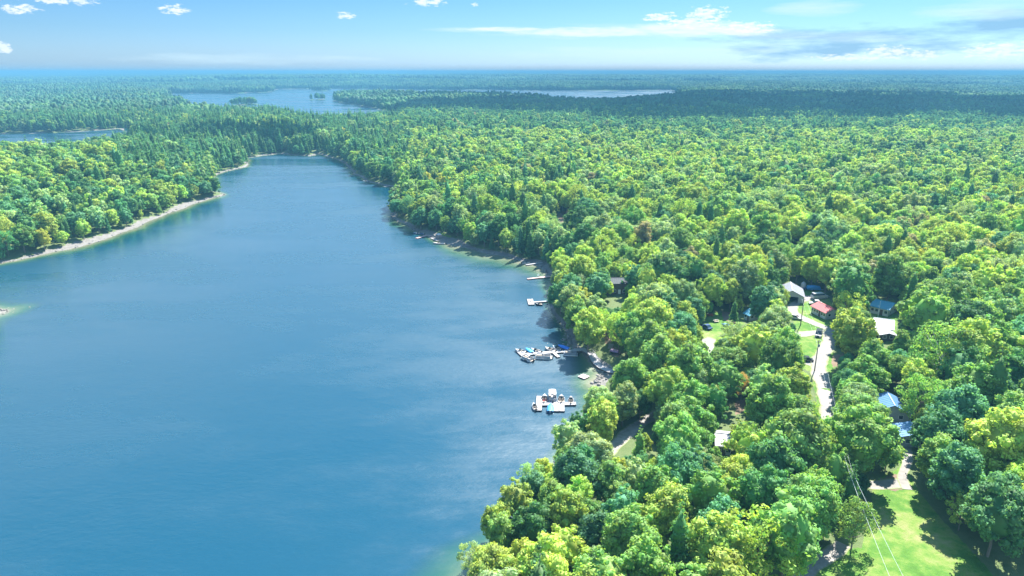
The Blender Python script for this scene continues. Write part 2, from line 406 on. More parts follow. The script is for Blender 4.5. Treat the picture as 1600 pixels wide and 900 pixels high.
# ------------------------------------------------------------------ mesh helpers
class MB:
    def __init__(self): self.v = []; self.f = []
    def add(self, vs, fs):
        o = len(self.v); self.v += [tuple(q) for q in vs]; self.f += [tuple(o + i for i in q) for q in fs]; return self
    def box(self, x0, x1, y0, y1, z0, z1, taper=0.0):
        t = taper
        vs = [(x0, y0, z0), (x1, y0, z0), (x1, y1, z0), (x0, y1, z0), (x0 + t, y0 + t, z1), (x1 - t, y0 + t, z1), (x1 - t, y1 - t, z1), (x0 + t, y1 - t, z1)]
        return self.add(vs, [(3, 2, 1, 0), (4, 5, 6, 7), (0, 1, 5, 4), (1, 2, 6, 5), (2, 3, 7, 6), (3, 0, 4, 7)])
    def tube(self, p, q, r0, r1=None, n=6, cap=True):
        r1 = r0 if r1 is None else r1
        p = Vector(p); q = Vector(q); d = (q - p).normalized()
        a = d.cross(Vector((0, 0, 1)) if abs(d.z) < .9 else Vector((1, 0, 0))).normalized(); b = d.cross(a)
        vs = []
        for c, r in ((p, r0), (q, r1)):
            for i in range(n):
                t = 2 * math.pi * i / n; vs.append(c + a * math.cos(t) * r + b * math.sin(t) * r)
        fs = [(i, (i + 1) % n, n + (i + 1) % n, n + i) for i in range(n)]
        if cap: fs += [tuple(reversed(range(n))), tuple(range(n, 2 * n))]
        return self.add(vs, fs)
    def rings(self, rs, close=True, caps=True):
        n = len(rs[0]); vs = [p for r_ in rs for p in r_]; fs = []
        for k in range(len(rs) - 1):
            for i in range(n if close else n - 1):
                j = (i + 1) % n; fs.append((k * n + i, k * n + j, (k + 1) * n + j, (k + 1) * n + i))
        if caps: fs += [tuple(reversed(range(n))), tuple((len(rs) - 1) * n + i for i in range(n))]
        return self.add(vs, fs)
    def prism(self, pts, y0, y1):
        """outline pts (x,z) pulled along y"""
        return self.rings([[(x, y0, z) for x, z in pts], [(x, y1, z) for x, z in pts]])
    def mesh(self, name, m, smooth=False):
        me = bpy.data.meshes.new(name); me.from_pydata(self.v, [], self.f); me.materials.append(m)
        bm = bmesh.new(); bm.from_mesh(me); bmesh.ops.recalc_face_normals(bm, faces=bm.faces); bm.to_mesh(me); bm.free()
        if smooth: me.polygons.foreach_set('use_smooth', [True] * len(me.polygons))
        me.update(); return me
    def build(self, name, m, parent=None, smooth=False, bevel=0.0, label=None):
        o = bpy.data.objects.new(name, self.mesh(name, m, smooth)); COL.objects.link(o)
        if parent: o.parent = parent
        if bevel:
            b = o.modifiers.new('bevel', 'BEVEL'); b.width = bevel; b.segments = 2; b.limit_method = 'ANGLE'
        if label: o['label'] = label
        return o


def tag(o, label, cat, group=None, kind=None):
    if label: o['label'] = label
    if cat: o['category'] = cat
    if group: o['group'] = group
    if kind: o['kind'] = kind
    return o


def thing(name, label, cat, loc, rz=0.0, group=None):
    o = bpy.data.objects.new(name, None); COL.objects.link(o)
    o.empty_display_size = .5
    o.location = loc; o.rotation_euler = (0, 0, rz)
    return tag(o, label, cat, group)


def np_mesh(name, V, Fq, m):
    me = bpy.data.meshes.new(name)
    V = np.asarray(V, np.float32); Fq = np.asarray(Fq, np.int32); k = Fq.shape[1]
    me.vertices.add(len(V)); me.vertices.foreach_set('co', V.ravel())
    me.loops.add(Fq.size); me.loops.foreach_set('vertex_index', Fq.ravel())
    me.polygons.add(len(Fq)); me.polygons.foreach_set('loop_start', np.arange(0, Fq.size, k, dtype=np.int32))
    if m: me.materials.append(m)
    me.update(calc_edges=True); me.validate()
    return me


# ------------------------------------------------------------------ cleared ground, in photo pixels (where the photo shows open ground)
VILLAGE = [(1238, 458), (1262, 449), (1284, 452), (1300, 474), (1302, 497), (1300, 520), (1298, 545), (1306, 560), (1306, 572), (1296, 590), (1303, 622), (1304, 640), (1292, 652), (1280, 640), (1272, 605), (1266, 580), (1250, 574), (1250, 545), (1251, 528), (1240, 505), (1236, 490), (1232, 475)]
MEADOW = [(1412, 722), (1430, 760), (1475, 815), (1536, 880), (1605, 960), (1615, 1010), (1230, 1010), (1256, 925), (1276, 885), (1300, 858), (1346, 856), (1360, 800), (1364, 765), (1372, 748), (1398, 735)]
LANE = [(1400, 655), (1411, 655), (1418, 690), (1422, 730), (1404, 740), (1406, 700)]
TRACK = [(955, 695), (970, 706), (986, 703), (1002, 672), (1019, 657), (1014, 649), (990, 662), (972, 678)]
YARD = [(1098, 532), (1112, 541), (1124, 524), (1146, 519), (1164, 506), (1146, 490), (1112, 488), (1100, 505)]
PORCHYARD = [(1360, 492), (1380, 488), (1404, 492), (1402, 512), (1400, 532), (1388, 538), (1370, 528)]
UPPERYARD = [(1362, 466), (1398, 468), (1400, 486), (1364, 486)]
COTTAGEYARD = [(1370, 614), (1384, 610), (1400, 616), (1411, 640), (1414, 655), (1400, 662), (1384, 645)]
BLUEROOF = [(1408, 666), (1418, 663), (1421, 674), (1416, 684)]
COVE = [(893, 538), (912, 539), (930, 546), (945, 562), (956, 572), (957, 582), (945, 592), (925, 600), (900, 560)]
SLOPE = [(950, 468), (958, 463), (974, 464), (972, 474), (956, 476)]
BANKS = [(942, 522), (954, 519), (958, 536), (946, 537)]
TRAILER = [(954, 543), (962, 541), (970, 552), (966, 558), (956, 556)]
HIDROOF = [(1116, 684), (1130, 676), (1136, 683), (1122, 690)]
BROWN = [(963, 446), (975, 445), (975, 452), (964, 453)]
GARAGE = [(1228, 446), (1236, 439), (1246, 446), (1256, 452), (1252, 464), (1236, 462)]
SHED = [(1166, 480), (1186, 480), (1186, 496), (1166, 496)]
PATIO = [(660, 364), (676, 360), (704, 368), (712, 380), (700, 384), (670, 376)]
BARE1 = [(870, 334), (884, 330), (888, 342), (876, 348)]
BARE2 = [(1510, 330), (1560, 345), (1590, 372), (1560, 372), (1515, 350)]
BARE3 = [(1148, 628), (1170, 622), (1176, 640), (1150, 648)]
POINTROCK = [(606, 340), (616, 338), (618, 348), (608, 350)]
CLEAR = [GARAGE, VILLAGE, MEADOW, LANE, TRACK, YARD, PORCHYARD, UPPERYARD, COTTAGEYARD, BLUEROOF, COVE, SLOPE, BANKS, TRAILER, HIDROOF, BROWN, SHED, PATIO, BARE1, BARE3]
# docks and boats must stay in sight too
CLEAR += [[(808, 540), (905, 540), (905, 566), (808, 568)], [(830, 610), (896, 612), (888, 644), (830, 646)], [(900, 582), (922, 582), (918, 594), (902, 594)],
          [(822, 464), (858, 466), (858, 476), (822, 478)], [(822, 426), (857, 426), (857, 438), (822, 440)], [(816, 406), (852, 406), (858, 428), (836, 420)]]
GRASSY = [VILLAGE, MEADOW, LANE, YARD, PORCHYARD, UPPERYARD, COTTAGEYARD, PATIO]
BAREP = [BANKS, TRAILER, BARE1, BARE3, [(1300, 556), (1318, 552), (1314, 572), (1300, 574)], [(1128, 486), (1152, 488), (1148, 506), (1130, 500)], [(1376, 748), (1410, 738), (1420, 762), (1398, 768), (1374, 762)]]
clear_pts = []
for P in CLEAR:
    xs = [p[0] for p in P]; ys = [p[1] for p in P]
    gx, gy = np.meshgrid(np.arange(min(xs), max(xs) + 1, 4.0), np.arange(min(ys), min(max(ys), 930) + 1, 3.0))
    k = in_poly(gx, gy, P)
    clear_pts.append((np.concatenate([gx[k], xs]), np.concatenate([gy[k], ys]), P))

# ------------------------------------------------------------------ ground and water sheets
rows = np.concatenate([np.arange(1120, 300, -2.0), np.arange(300, 134, -.8), np.arange(134, 114.2, -.45), [113.9, 113.6, 113.3, 113.0]])
rad = H / np.tan(np.arctan((rows - 450) / F) + PITCH)
rad = np.concatenate([[8, 30], rad[rad > 40], [95000.0, 125000.0]])
inner = np.linspace(-41, 41, 640)
ang = np.radians(np.concatenate([np.linspace(-100, -42, 40), inner, np.linspace(42, 100, 40)]))
RR, AA = np.meshgrid(rad, ang, indexing='ij')
GX, GY = (RR * np.sin(AA)).ravel(), (RR * np.cos(AA)).ravel()
GD, GB, GS = lake_dist(GX, GY)
GZ = ground_z(GX, GY, GD, GB)
nr, na = RR.shape
ii, jj = np.meshgrid(np.arange(nr - 1), np.arange(na - 1), indexing='ij')
quad = np.stack([ii * na + jj, (ii + 1) * na + jj, (ii + 1) * na + jj + 1, ii * na + jj + 1], -1).reshape(-1, 4)
quad = quad[:, ::-1]
gm = np_mesh('ground', np.stack([GX, GY, GZ], 1), quad, M['ground'])
pxg, pyg, _ = proj(GX, np.maximum(GY, 1), GZ)
cov = np.zeros((len(GX), 4), np.float32)
cov[:, 0] = np.clip(1 - (GD - GB) / 1.5, 0, 1)
for P in GRASSY: cov[in_poly(pxg, pyg, P) & (GY > 20), 1] = 1
for P in BAREP: cov[in_poly(pxg, pyg, P) & (GY > 20), 3] = 1
cov[:, 2] = np.clip((np.hypot(GX, GY) - 1500) / 1500, 0, 1)
at_ = gm.attributes.new('cover', 'FLOAT_COLOR', 'POINT'); at_.data.foreach_set('color', cov.ravel())
gm.polygons.foreach_set('use_smooth', [True] * len(gm.polygons))
ground = bpy.data.objects.new('ground', gm); COL.objects.link(ground); ground['kind'] = 'structure'

wet = GD < 6
wq = quad[wet[quad].any(1) & (np.hypot(GX, GY)[quad].max(1) < 12000)]
used = np.unique(wq); remap = np.full(len(GX), -1); remap[used] = np.arange(len(used))
wm = np_mesh('lake', np.stack([GX[used], GY[used], np.zeros(len(used))], 1), remap[wq], M['water'])
a_ = wm.attributes.new('depth', 'FLOAT', 'POINT'); a_.data.foreach_set('value', np.clip(-GD[used] / np.maximum(GS[used], .5), 0, 1).astype(np.float32))
lake = bpy.data.objects.new('lake', wm); COL.objects.link(lake); lake['kind'] = 'structure'


# ------------------------------------------------------------------ roads and paths (draped strips)
def ribbon(name, pts, width, m, lift=.06, step=1.2, nx=7):
    P = [Vector((*on_ground(*p)[:2], 0)) for p in pts]
    path = []
    for i in range(len(P) - 1):                       # Catmull-Rom
        p0 = P[max(i - 1, 0)]; p1 = P[i]; p2 = P[i + 1]; p3 = P[min(i + 2, len(P) - 1)]
        n = max(2, int((p2 - p1).length / step))
        for k in range(n):
            t = k / n
            path.append(.5 * ((2 * p1) + (p2 - p0) * t + (2 * p0 - 5 * p1 + 4 * p2 - p3) * t * t + (3 * p1 - p0 - 3 * p2 + p3) * t ** 3))
    path.append(P[-1])
    vs = []; ac = []
    for i, p in enumerate(path):
        d = (path[min(i + 1, len(path) - 1)] - path[max(i - 1, 0)]).normalized(); s = Vector((-d.y, d.x, 0))
        wd = width * (1 + .10 * math.sin(i * .7) + .06 * math.sin(i * 1.9))
        for k in range(nx):
            u = k / (nx - 1) * 2 - 1
            q = p + s * u * wd / 2; vs.append((q.x, q.y)); ac.append([0, .55, 1, .62, 1, .55, 0][k] if nx == 7 else 1 - abs(u))
    X = np.array([v[0] for v in vs]); Y = np.array([v[1] for v in vs])
    Z = ground_z(X, Y) + lift
    n = len(path)
    q = [(i * nx + k, (i + 1) * nx + k, (i + 1) * nx + k + 1, i * nx + k + 1) for i in range(n - 1) for k in range(nx - 1)]
    me = np_mesh(name, np.stack([X, Y, Z], 1), q, m)
    a = me.attributes.new('across', 'FLOAT', 'POINT'); a.data.foreach_set('value', np.array(ac, np.float32))
    o = bpy.data.objects.new(name, me); COL.objects.link(o); o['kind'] = 'structure'
    return o


ribbon('gravel_road', [(1250, 468.5), (1262, 466), (1276, 464), (1290, 461)], 5.0, M['gravel'], .09)
ribbon('gravel_road', [(1262, 466), (1243, 474), (1238, 484), (1245, 492), (1258, 499), (1272, 505), (1284, 510), (1296, 514)], 3.6, M['gravel'], .07)
ribbon('gravel_road', [(1330, 506), (1300, 517), (1297, 528), (1293, 541), (1286, 553), (1280, 564), (1279, 578), (1284, 595), (1290, 610), (1294, 628), (1296, 650), (1296, 680), (1300, 720)], 4.6, M['gravel'], .11)
ribbon('driveway', [(1236, 524), (1252, 522.5), (1270, 520), (1285, 519), (1299, 518)], 4.4, M['gravel'], .05)
ribbon('driveway', [(1236, 554), (1250, 561), (1262, 567), (1277, 572)], 3.6, M['gravel'], .05)
ribbon('driveway', [(1122, 560), (1114, 542), (1107, 534), (1098, 530)], 6.0, M['gravel'], .06)
ribbon('gravel_track', [(935, 722), (955, 702), (966, 692), (984, 674), (1004, 660), (1018, 652), (1040, 640)], 3.8, M['gravel'], .06)
ribbon('gravel_track', [(1404, 640), (1408, 664), (1416, 690), (1418, 720), (1410, 745), (1418, 765)], 2.0, M['gravel'], .06)
ribbon('gravel_track', [(1410, 754), (1385, 757), (1362, 758), (1340, 752)], 3.4, M['gravel'], .04)
ribbon('gravel_track', [(1180, 985), (1240, 915), (1272, 885), (1300, 865), (1318, 850)], 3.0, M['gravel'], .05)


# ------------------------------------------------------------------ trees
def ico(sub):
    bm = bmesh.new(); bmesh.ops.create_icosphere(bm, subdivisions=sub, radius=1)
    v = np.array([q.co[:] for q in bm.verts]); f = np.array([[q.index for q in g.verts] for g in bm.faces]); bm.free(); return v, f


ICO1, ICO2 = ico(1), ico(2)


def unit(n, g):
    v = g.normal(size=(n, 3)); return v / np.linalg.norm(v, axis=1, keepdims=True)


def cards(C, N, S, g):
    """small leaf-spray faces at centres C facing N, with size S"""
    up = unit(len(C), g); a = np.cross(N, up); a /= np.linalg.norm(a, axis=1, keepdims=True) + 1e-9; b = np.cross(N, a)
    s = (S * g.uniform(.65, 1.35, len(C)))[:, None]
    bend = N * s * .25
    V = np.stack([C + a * s, C + b * s * .62 + bend, C - a * s, C - b * s * .62 - bend], 1).reshape(-1, 3)
    i = np.arange(len(C))[:, None] * 4
    T = np.concatenate([i + [0, 1, 2], i + [0, 2, 3]])
    return V, T


def lobed(lobes, per, size, g, flat=.85, core=.78, sub=ICO1, out_c=None, out_keep=-.35):
    V, T, o = [], [], 0
    for c, r in lobes:
        c = np.array(c)
        if sub is not None:
            bv, bf = sub
            v = bv * r * core * g.uniform(.85, 1.1, (len(bv), 1)); v[:, 2] *= flat
            V.append(v + c); T.append(bf + o); o += len(v)
        n = int(per * (r ** 2))
        D = unit(n, g)
        if out_c is not None:
            od = c - out_c; od = od / (np.linalg.norm(od) + 1e-6); D = D[D @ od > out_keep]
        P = D * r * g.uniform(.72, 1.12, (len(D), 1)); P[:, 2] *= flat
        N = D + unit(len(D), g) * .55 + np.array([0, 0, .25]); N /= np.linalg.norm(N, axis=1, keepdims=True)
        v, t = cards(P + c, N, np.full(len(D), size), g)
        V.append(v); T.append(t + o); o += len(v)
    return np.concatenate(V), np.concatenate(T)


def broad_lobes(g, Rr, Ht, n, low=-.55, zc=.60, zs=.40, spread=1.0, lump=.30):
    c0 = np.array([0, 0, Ht * zc]); L = []
    ph = g.uniform(0, 6.28, 4); i = 0
    for k in range(n):
        zz = 1 - (1 - low) * (k + .5) / n
        t = k * 2.39996 + g.normal() * .25
        wob = 1 + .16 * math.sin(2 * t + ph[0]) + .14 * math.sin(3 * t + ph[1] + zz * 4) + .08 * math.sin(5 * t + ph[2]) + g.normal() * .09
        rr = math.sqrt(max(0, 1 - zz * zz)) ** .8
        r = Rr * lump * g.uniform(.6, 1.4)
        sc = wob * spread * (1 - .75 * lump)
        L.append(((Rr * rr * math.cos(t) * sc, Rr * rr * math.sin(t) * sc, c0[2] + Ht * zs * zz * (1 - .5 * lump) * g.uniform(.78, 1.14) + .5 * math.sin(2 * t + ph[3])), r))
    return L, c0


def multi_lobes(g, Rr, Ht, n, m, lump=.26):
    """crown made of several leaning sub-crowns of unequal height"""
    L = []; a0 = g.uniform(0, 6.28)
    for q in range(m):
        a = a0 + 6.283 * q / m + g.normal() * .3; off = Rr * g.uniform(.30, .52); r = Rr * g.uniform(.48, .66)
        if q == 0: off *= .25; r = Rr * .68
        h = Ht * (1.0 if q == 0 else g.uniform(.74, .96))
        sub, _ = broad_lobes(g, r, h, max(14, int(n * (r / Rr) ** 1.6)), low=-.9, zc=.60, zs=.385, lump=lump * 1.25)
        L += [((c[0] + off * math.cos(a), c[1] + off * math.sin(a), c[2]), rr) for c, rr in sub]
    return L, np.array([0, 0, Ht * .55])


def trunk_mesh(name, g, Ht, lobes, rad, m, lean=0.0, limbs=7, top=.75):
    mb = MB(); pts = [(0, 0, -.6)]
    for k in range(1, 6):
        z = Ht * top * k / 5; pts.append((lean * z + g.normal() * .12, g.normal() * .12, z))
    for k in range(5): mb.tube(pts[k], pts[k + 1], rad * (1.15 - .2 * k), rad * (1.15 - .2 * (k + 1)), 7, cap=(k == 4))
    pick = g.choice(len(lobes), min(limbs, len(lobes)), replace=False)
    for q in pick:
        c = np.array(lobes[q][0]); z0 = max(Ht * .22, c[2] * g.uniform(.45, .65)); z0 = min(z0, Ht * top * .98)
        k = min(4, int(z0 / (Ht * top / 5))); f = z0 / (Ht * top / 5) - k
        p = np.array(pts[k]) * (1 - f) + np.array(pts[k + 1]) * f
        midp = p * .45 + c * .55 + np.array([0, 0, -.3])
        mb.tube(p, midp, rad * .42, rad * .26, 5, False); mb.tube(midp, c, rad * .26, rad * .07, 5, True)
    return mb.mesh(name, m, smooth=True)


BASE_R, BASE_H = 5.5, 15.0
NEAR = []       # (kind, crown mesh, trunk mesh)
for s in range(9):
    g = np.random.default_rng(100 + s)
    zs, zc = [(.40, .60), (.36, .62), (.44, .56)][s % 3]
    L, c0 = broad_lobes(g, BASE_R, BASE_H, 70 + 8 * (s % 4), low=-.75, zc=zc, zs=zs, lump=.235 + .03 * (s % 3))
    if s not in (0, 4): L, c0 = multi_lobes(g, BASE_R, BASE_H, 52, 3 + s % 3, .22 + .03 * (s % 3))
    V, T = lobed(L, 58, .27, g, out_c=c0)
    k_ = .72 if s in (0, 4) else .52
    cv = ICO2[0] * [BASE_R * k_, BASE_R * k_, BASE_H * zs * .7] + c0
    T = np.concatenate([T, ICO2[1] + len(V)]); V = np.concatenate([V, cv])
    NEAR.append(('broadleaf_tree', np_mesh('crown', V, T, M['leaf']), trunk_mesh('trunk', g, BASE_H, L, .26, M['bark'])))
# sparse, see-through trees (birch and aspen like)
for s in range(3):
    g = np.random.default_rng(200 + s)
    L, c0 = broad_lobes(g, BASE_R * .95, BASE_H, 44, low=-.9, zc=.58, zs=.40, lump=.2)
    L += [(((g.normal() * 1.6), g.normal() * 1.6, BASE_H * g.uniform(.35, .85)), 1.0) for _ in range(10)]
    V, T = lobed(L, 60, .25, g, sub=None, out_c=None)
    NEAR.append(('open_crowned_tree', np_mesh('crown', V, T, M['leaf']), trunk_mesh('trunk', g, BASE_H, L, .2, M['birch'] if s == 1 else M['bark'], limbs=22, top=.85)))


def conifer(s, Rr, Ht, dens, size):
    g = np.random.default_rng(300 + s); L = []
    tiers = 13
    for k in range(tiers):
        f = k / (tiers - 1); z = Ht * (.16 + .82 * f); rr = Rr * (1 - f) ** .75 * g.uniform(.75, 1.1) + .25
        n = max(3, int(9 * (1 - f) + 2))
        for j in range(n):
            t = 6.283 * j / n + g.uniform(0, 1) + k; q = rr * g.uniform(.6, 1.0) * .75
            L.append(((q * math.cos(t), q * math.sin(t), z - q * .12), max(.38, rr * .32)))
    V, T = lobed(L, dens, size, g, flat=.55, core=.6)
    cone = ICO1[0] * [Rr * .45, Rr * .45, Ht * .36] + [0, 0, Ht * .5]
    T = np.concatenate([T, ICO1[1] + len(V)]); V = np.concatenate([V, cone])
    return V, T, L, g


for s in range(3):
    V, T, L, g = conifer(s, 3.6, 17.0, 60, .24)
    NEAR.append(('conifer_tree', np_mesh('crown', V, T, M['leaf']), trunk_mesh('trunk', g, 17.0, L, .2, M['bark'], limbs=4, top=.93)))

MIDM = []
for s in range(6):
    g = np.random.default_rng(400 + s)
    L, c0 = broad_lobes(g, BASE_R, BASE_H, 46 + 5 * (s % 3), low=-.8, lump=.29)
    if s > 0: L, c0 = multi_lobes(g, BASE_R, BASE_H, 34, 3 + s % 3, .27)
    V, T = lobed(L, 24, .40, g, out_c=c0, core=.80)
    cv = ICO1[0] * [BASE_R * .55, BASE_R * .55, BASE_H * .32] + c0
    T = np.concatenate([T, ICO1[1] + len(V)]); V = np.concatenate([V, cv])
    MIDM.append(('b', V, T))
for s in range(3):
    V, T, L, g = conifer(10 + s, 3.6, 17.0, 16, .45)
    MIDM.append(('c', V, T))


def patch(s, size, n, r0, r1, flat):
    g = np.random.default_rng(500 + s); V, T, o = [], [], 0
    k = int(math.sqrt(n)); st = size / k
    for i in range(k):
        for j in range(k):
            x = (i + .5 + g.uniform(-.6, .6)) * st - size / 2; y = (j + .5 + g.uniform(-.6, .6)) * st - size / 2
            r = g.uniform(r0, r1); hgt = r * g.uniform(1.0, 1.5) * flat
            bv, bf = ICO2 if size < 100 else ICO1
            v = bv * g.uniform(.8, 1.18, (len(bv), 1)) * [r, r, hgt]
            if g.random() < .22: v = v * [.62, .62, 1.35]
            V.append(v + [x, y, r1 * 1.4 + g.uniform(-1, 1) * r * .3]); T.append(bf + o); o += len(bv)
    return np.concatenate(V), np.concatenate(T)


PAL = dict(
    mid=((.145, .27, .07), 'mid green'), deep=((.06, .165, .06), 'dark green'), blue=((.075, .215, .11), 'blue-green'),
    lime=((.27, .38, .075), 'yellow-green'), pale=((.23, .335, .15), 'pale green'), gold=((.34, .38, .06), 'golden yellow'),
    orange=((.32, .22, .08), 'orange-brown'), rose=((.27, .25, .15), 'greyish olive'))

# prominent trees, as (crown column, crown row, crown width in px, mesh index, colour)
HAND = [(1346, 690, 98, 0, 'mid'), (1330, 517, 76, 1, 'lime'), (1366, 560, 54, 2, 'mid'), (1404, 580, 42, 4, 'mid'), (1330, 440, 82, 3, 'deep'), (1392, 428, 64, 5, 'mid'),
        (1452, 490, 92, 6, 'mid'), (1476, 674, 88, 7, 'blue'), (1500, 735, 96, 8, 'blue'), (1560, 800, 104, 0, 'deep'), (1338, 812, 62, 9, 'mid'), (1248, 690, 112, 2, 'mid'),
        (1205, 625, 84, 5, 'mid'), (1240, 600, 66, 7, 'lime'), (1190, 770, 96, 1, 'deep'), (1262, 790, 92, 4, 'mid'), (1110, 770, 96, 3, 'mid'), (1300, 730, 76, 6, 'mid'),
        (775, 815, 60, 8, 'lime'), (836, 817, 26, 2, 'orange'), (812, 875, 62, 5, 'gold'), (735, 868, 40, 10, 'pale'), (832, 748, 46, 9, 'pale'), (888, 680, 58, 3, 'pale'), (905, 775, 56, 1, 'lime'), (975, 795, 80, 6, 'blue'),
        (920, 510, 56, 0, 'lime'), (968, 512, 46, 11, 'lime'), (1020, 500, 66, 4, 'lime'), (882, 440, 40, 7, 'lime'), (1160, 600, 28, 9, 'orange'), (1148, 480, 30, 12, 'deep'), (1195, 470, 52, 8, 'blue'), (1030, 555, 72, 2, 'mid'),
        (988, 590, 66, 5, 'mid'), (945, 640, 48, 10, 'mid'), (1432, 590, 60, 1, 'lime'), (1540, 530, 90, 3, 'mid'), (1410, 540, 44, 5, 'mid'), (1060, 690, 80, 0, 'mid'), (1080, 620, 70, 7, 'mid'), (1000, 690, 50, 12, 'mid'),
        (1560, 690, 110, 5, 'lime'), (1500, 640, 80, 2, 'blue'), (1325, 600, 40, 4, 'blue'), (1180, 540, 70, 6, 'lime'), (1228, 540, 54, 1, 'mid'), (1145, 525, 44, 9, 'pale')]


def classify(x, y, px, py, g):
    """kind of tree and colour at a place, following the woods in the photo"""
    n1 = math.sin(x / 61 + 1.7) * math.cos(y / 47) + math.sin((x + y) / 133)
    n2 = math.sin(x / 23 + 4) * math.cos(y / 31 + 1)
    rr = math.hypot(x, y)
    con = .05
    wts = dict(mid=.32, deep=.10, blue=.13, lime=.30, pale=.16, gold=.012, orange=.0, rose=.004)
    if px < 400 and py > 215:                 # left shore hill
        con = .12
        wts.update(lime=.36, mid=.32, gold=.03, deep=.14, blue=.10, pale=.08)
    if py < 262 and 180 < px < 640 or (py < 222 and px < 400):   # head of the lake, pines
        con = .68; wts.update(deep=.4, blue=.35, lime=.05, mid=.18, gold=0)
    if 540 < px < 900 and 240 < py < 400:
        con = .25; wts.update(pale=.22, mid=.3, lime=.2, deep=.15)
    if px > 620 and py < 205:
        con = .3; wts.update(deep=.45, blue=.3, lime=.05, mid=.2, pale=.03, gold=0, rose=.02)
    if px > 800 and 205 <= py < 420:
        wts.update(lime=.40, pale=.24, mid=.22, deep=.08, blue=.07, gold=.015, rose=.025)
    if px > 850 and 380 <= py < 640 and px < 1250:
        wts.update(lime=.52, gold=.05, mid=.22, pale=.16, blue=.1, deep=.05)
    if px > 1050 and py > 640:
        wts.update(mid=.42, blue=.2, deep=.16, lime=.14, pale=.04, gold=.01)
    if px < 1000 and py > 620 and px > 600:
        wts.update(pale=.25, mid=.26, lime=.28, gold=.06, blue=.12)
    if px > 1200 and 300 < py < 385 and n2 > .1: wts['rose'] += .3
    if n1 > .8: wts['deep'] += .2; wts['blue'] += .1
    if n1 < -.7: wts['lime'] += .25; wts['gold'] += .03
    if n2 > .6: con += .08
    if py > 420: wts['rose'] = wts['orange'] = .001; con = .025
    k = list(wts); p = np.array([wts[q] for q in k]); p /= p.sum()
    c = k[g.choice(len(k), p=p)]
    u = g.random()
    kind = 'c' if u < con else ('s' if u < con + .07 else 'b')
    if kind == 'c': c = 'deep' if g.random() < .6 else 'blue'
    if kind == 's' and c == 'deep': c = 'pale'
    return kind, c


def shade(c, g):
    b = np.array(PAL[c][0]) * .85 + np.array(PAL['mid'][0]) * .15; return tuple(np.clip(b * g.uniform(.82, 1.2) * g.uniform(.93, 1.07, 3), 0, .6))


g = np.random.default_rng(11)
trees = []    # dicts
for cx, cy, wpx, mi, c in HAND:
    z = 3.0; rr = 5.0
    for _ in range(8):
        hgt = 2.3 * rr + 2.4
        x, y, z = on_ground(cx, cy, hgt * .6)
        depth = proj(x, y, z + hgt * .6)[2]; rr = wpx / 2 * depth / F * .97
    trees.append(dict(x=x, y=y, z=z, r=rr, h=hgt, mi=mi, c=c, hand=True))
hx = np.array([t['x'] for t in trees]); hy = np.array([t['y'] for t in trees]); hr = np.array([t['r'] for t in trees])

SP_ = 7.6
gx, gy = np.meshgrid(np.arange(-1300, 1300, SP_), np.arange(40, 1480, SP_ * .9))
gx[::2] += SP_ / 2
gx = (gx + g.uniform(-.40, .40, gx.shape) * SP_).ravel(); gy = (gy + g.uniform(-.40, .40, gy.shape) * SP_).ravel()
aa = np.degrees(np.arctan2(gx, gy)); rr_ = np.hypot(gx, gy)
k = (np.abs(aa) < 43) & (rr_ < 1480) & (rr_ > 75); gx, gy = gx[k], gy[k]
for ix, iy, ir in isl_w:
    n = int(ir / 3); t_ = g.uniform(0, 6.28, n); q = ir * .7 * np.sqrt(g.random(n))
    gx = np.append(gx, ix + q * np.cos(t_)); gy = np.append(gy, iy + q * np.sin(t_) * 1.5)
gd, gb, _ = lake_dist(gx, gy); gz = ground_z(gx, gy, gd, gb)
k = gd > gb + .6; gx, gy, gz, gd, gb = gx[k], gy[k], gz[k], gd[k], gb[k]
patchy = np.sin(gx / 37 + 2) * np.cos(gy / 43) + .5 * np.sin(gx / 17 + gy / 29)
gr = np.clip(g.normal(4.95, 1.05, len(gx)) + .5 * patchy, 2.6, 7.4)
gr = np.where(gd < gb + 4, gr * .85, gr)
gh = 2.3 * gr + 2.4 + g.normal(0, .8, len(gx))
cpx, cpy, cz = proj(gx, gy, gz + gh * .6); bpx, bpy_, _ = proj(gx, gy, gz)
keep = np.ones(len(gx), bool)
for i in range(len(hx)):
    keep &= np.hypot(gx - hx[i], gy - hy[i]) > (hr[i] + gr) * .66
rw = gr * F / cz
ang_d = np.arctan2(H - gz, np.hypot(gx, gy)); rh = (gh * .42 * np.cos(ang_d) + gr * .5 * np.sin(ang_d)) * F / cz
for qx, qy, P in clear_pts:
    near = keep & (cpx > min(qx) - 80) & (cpx < max(qx) + 80) & (cpy > min(qy) - 90) & (cpy < max(qy) + 120)
    for i in np.where(near)[0]:
        e = ((qx - cpx[i]) / (rw[i] * .97)) ** 2 + ((qy - cpy[i]) / (rh[i] * 1.0)) ** 2
        if (e < 1).any(): keep[i] = False
    keep &= ~in_poly(bpx, bpy_, P)
gx, gy, gz, gr, gh, cpx, cpy = [q[keep] for q in (gx, gy, gz, gr, gh, cpx, cpy)]
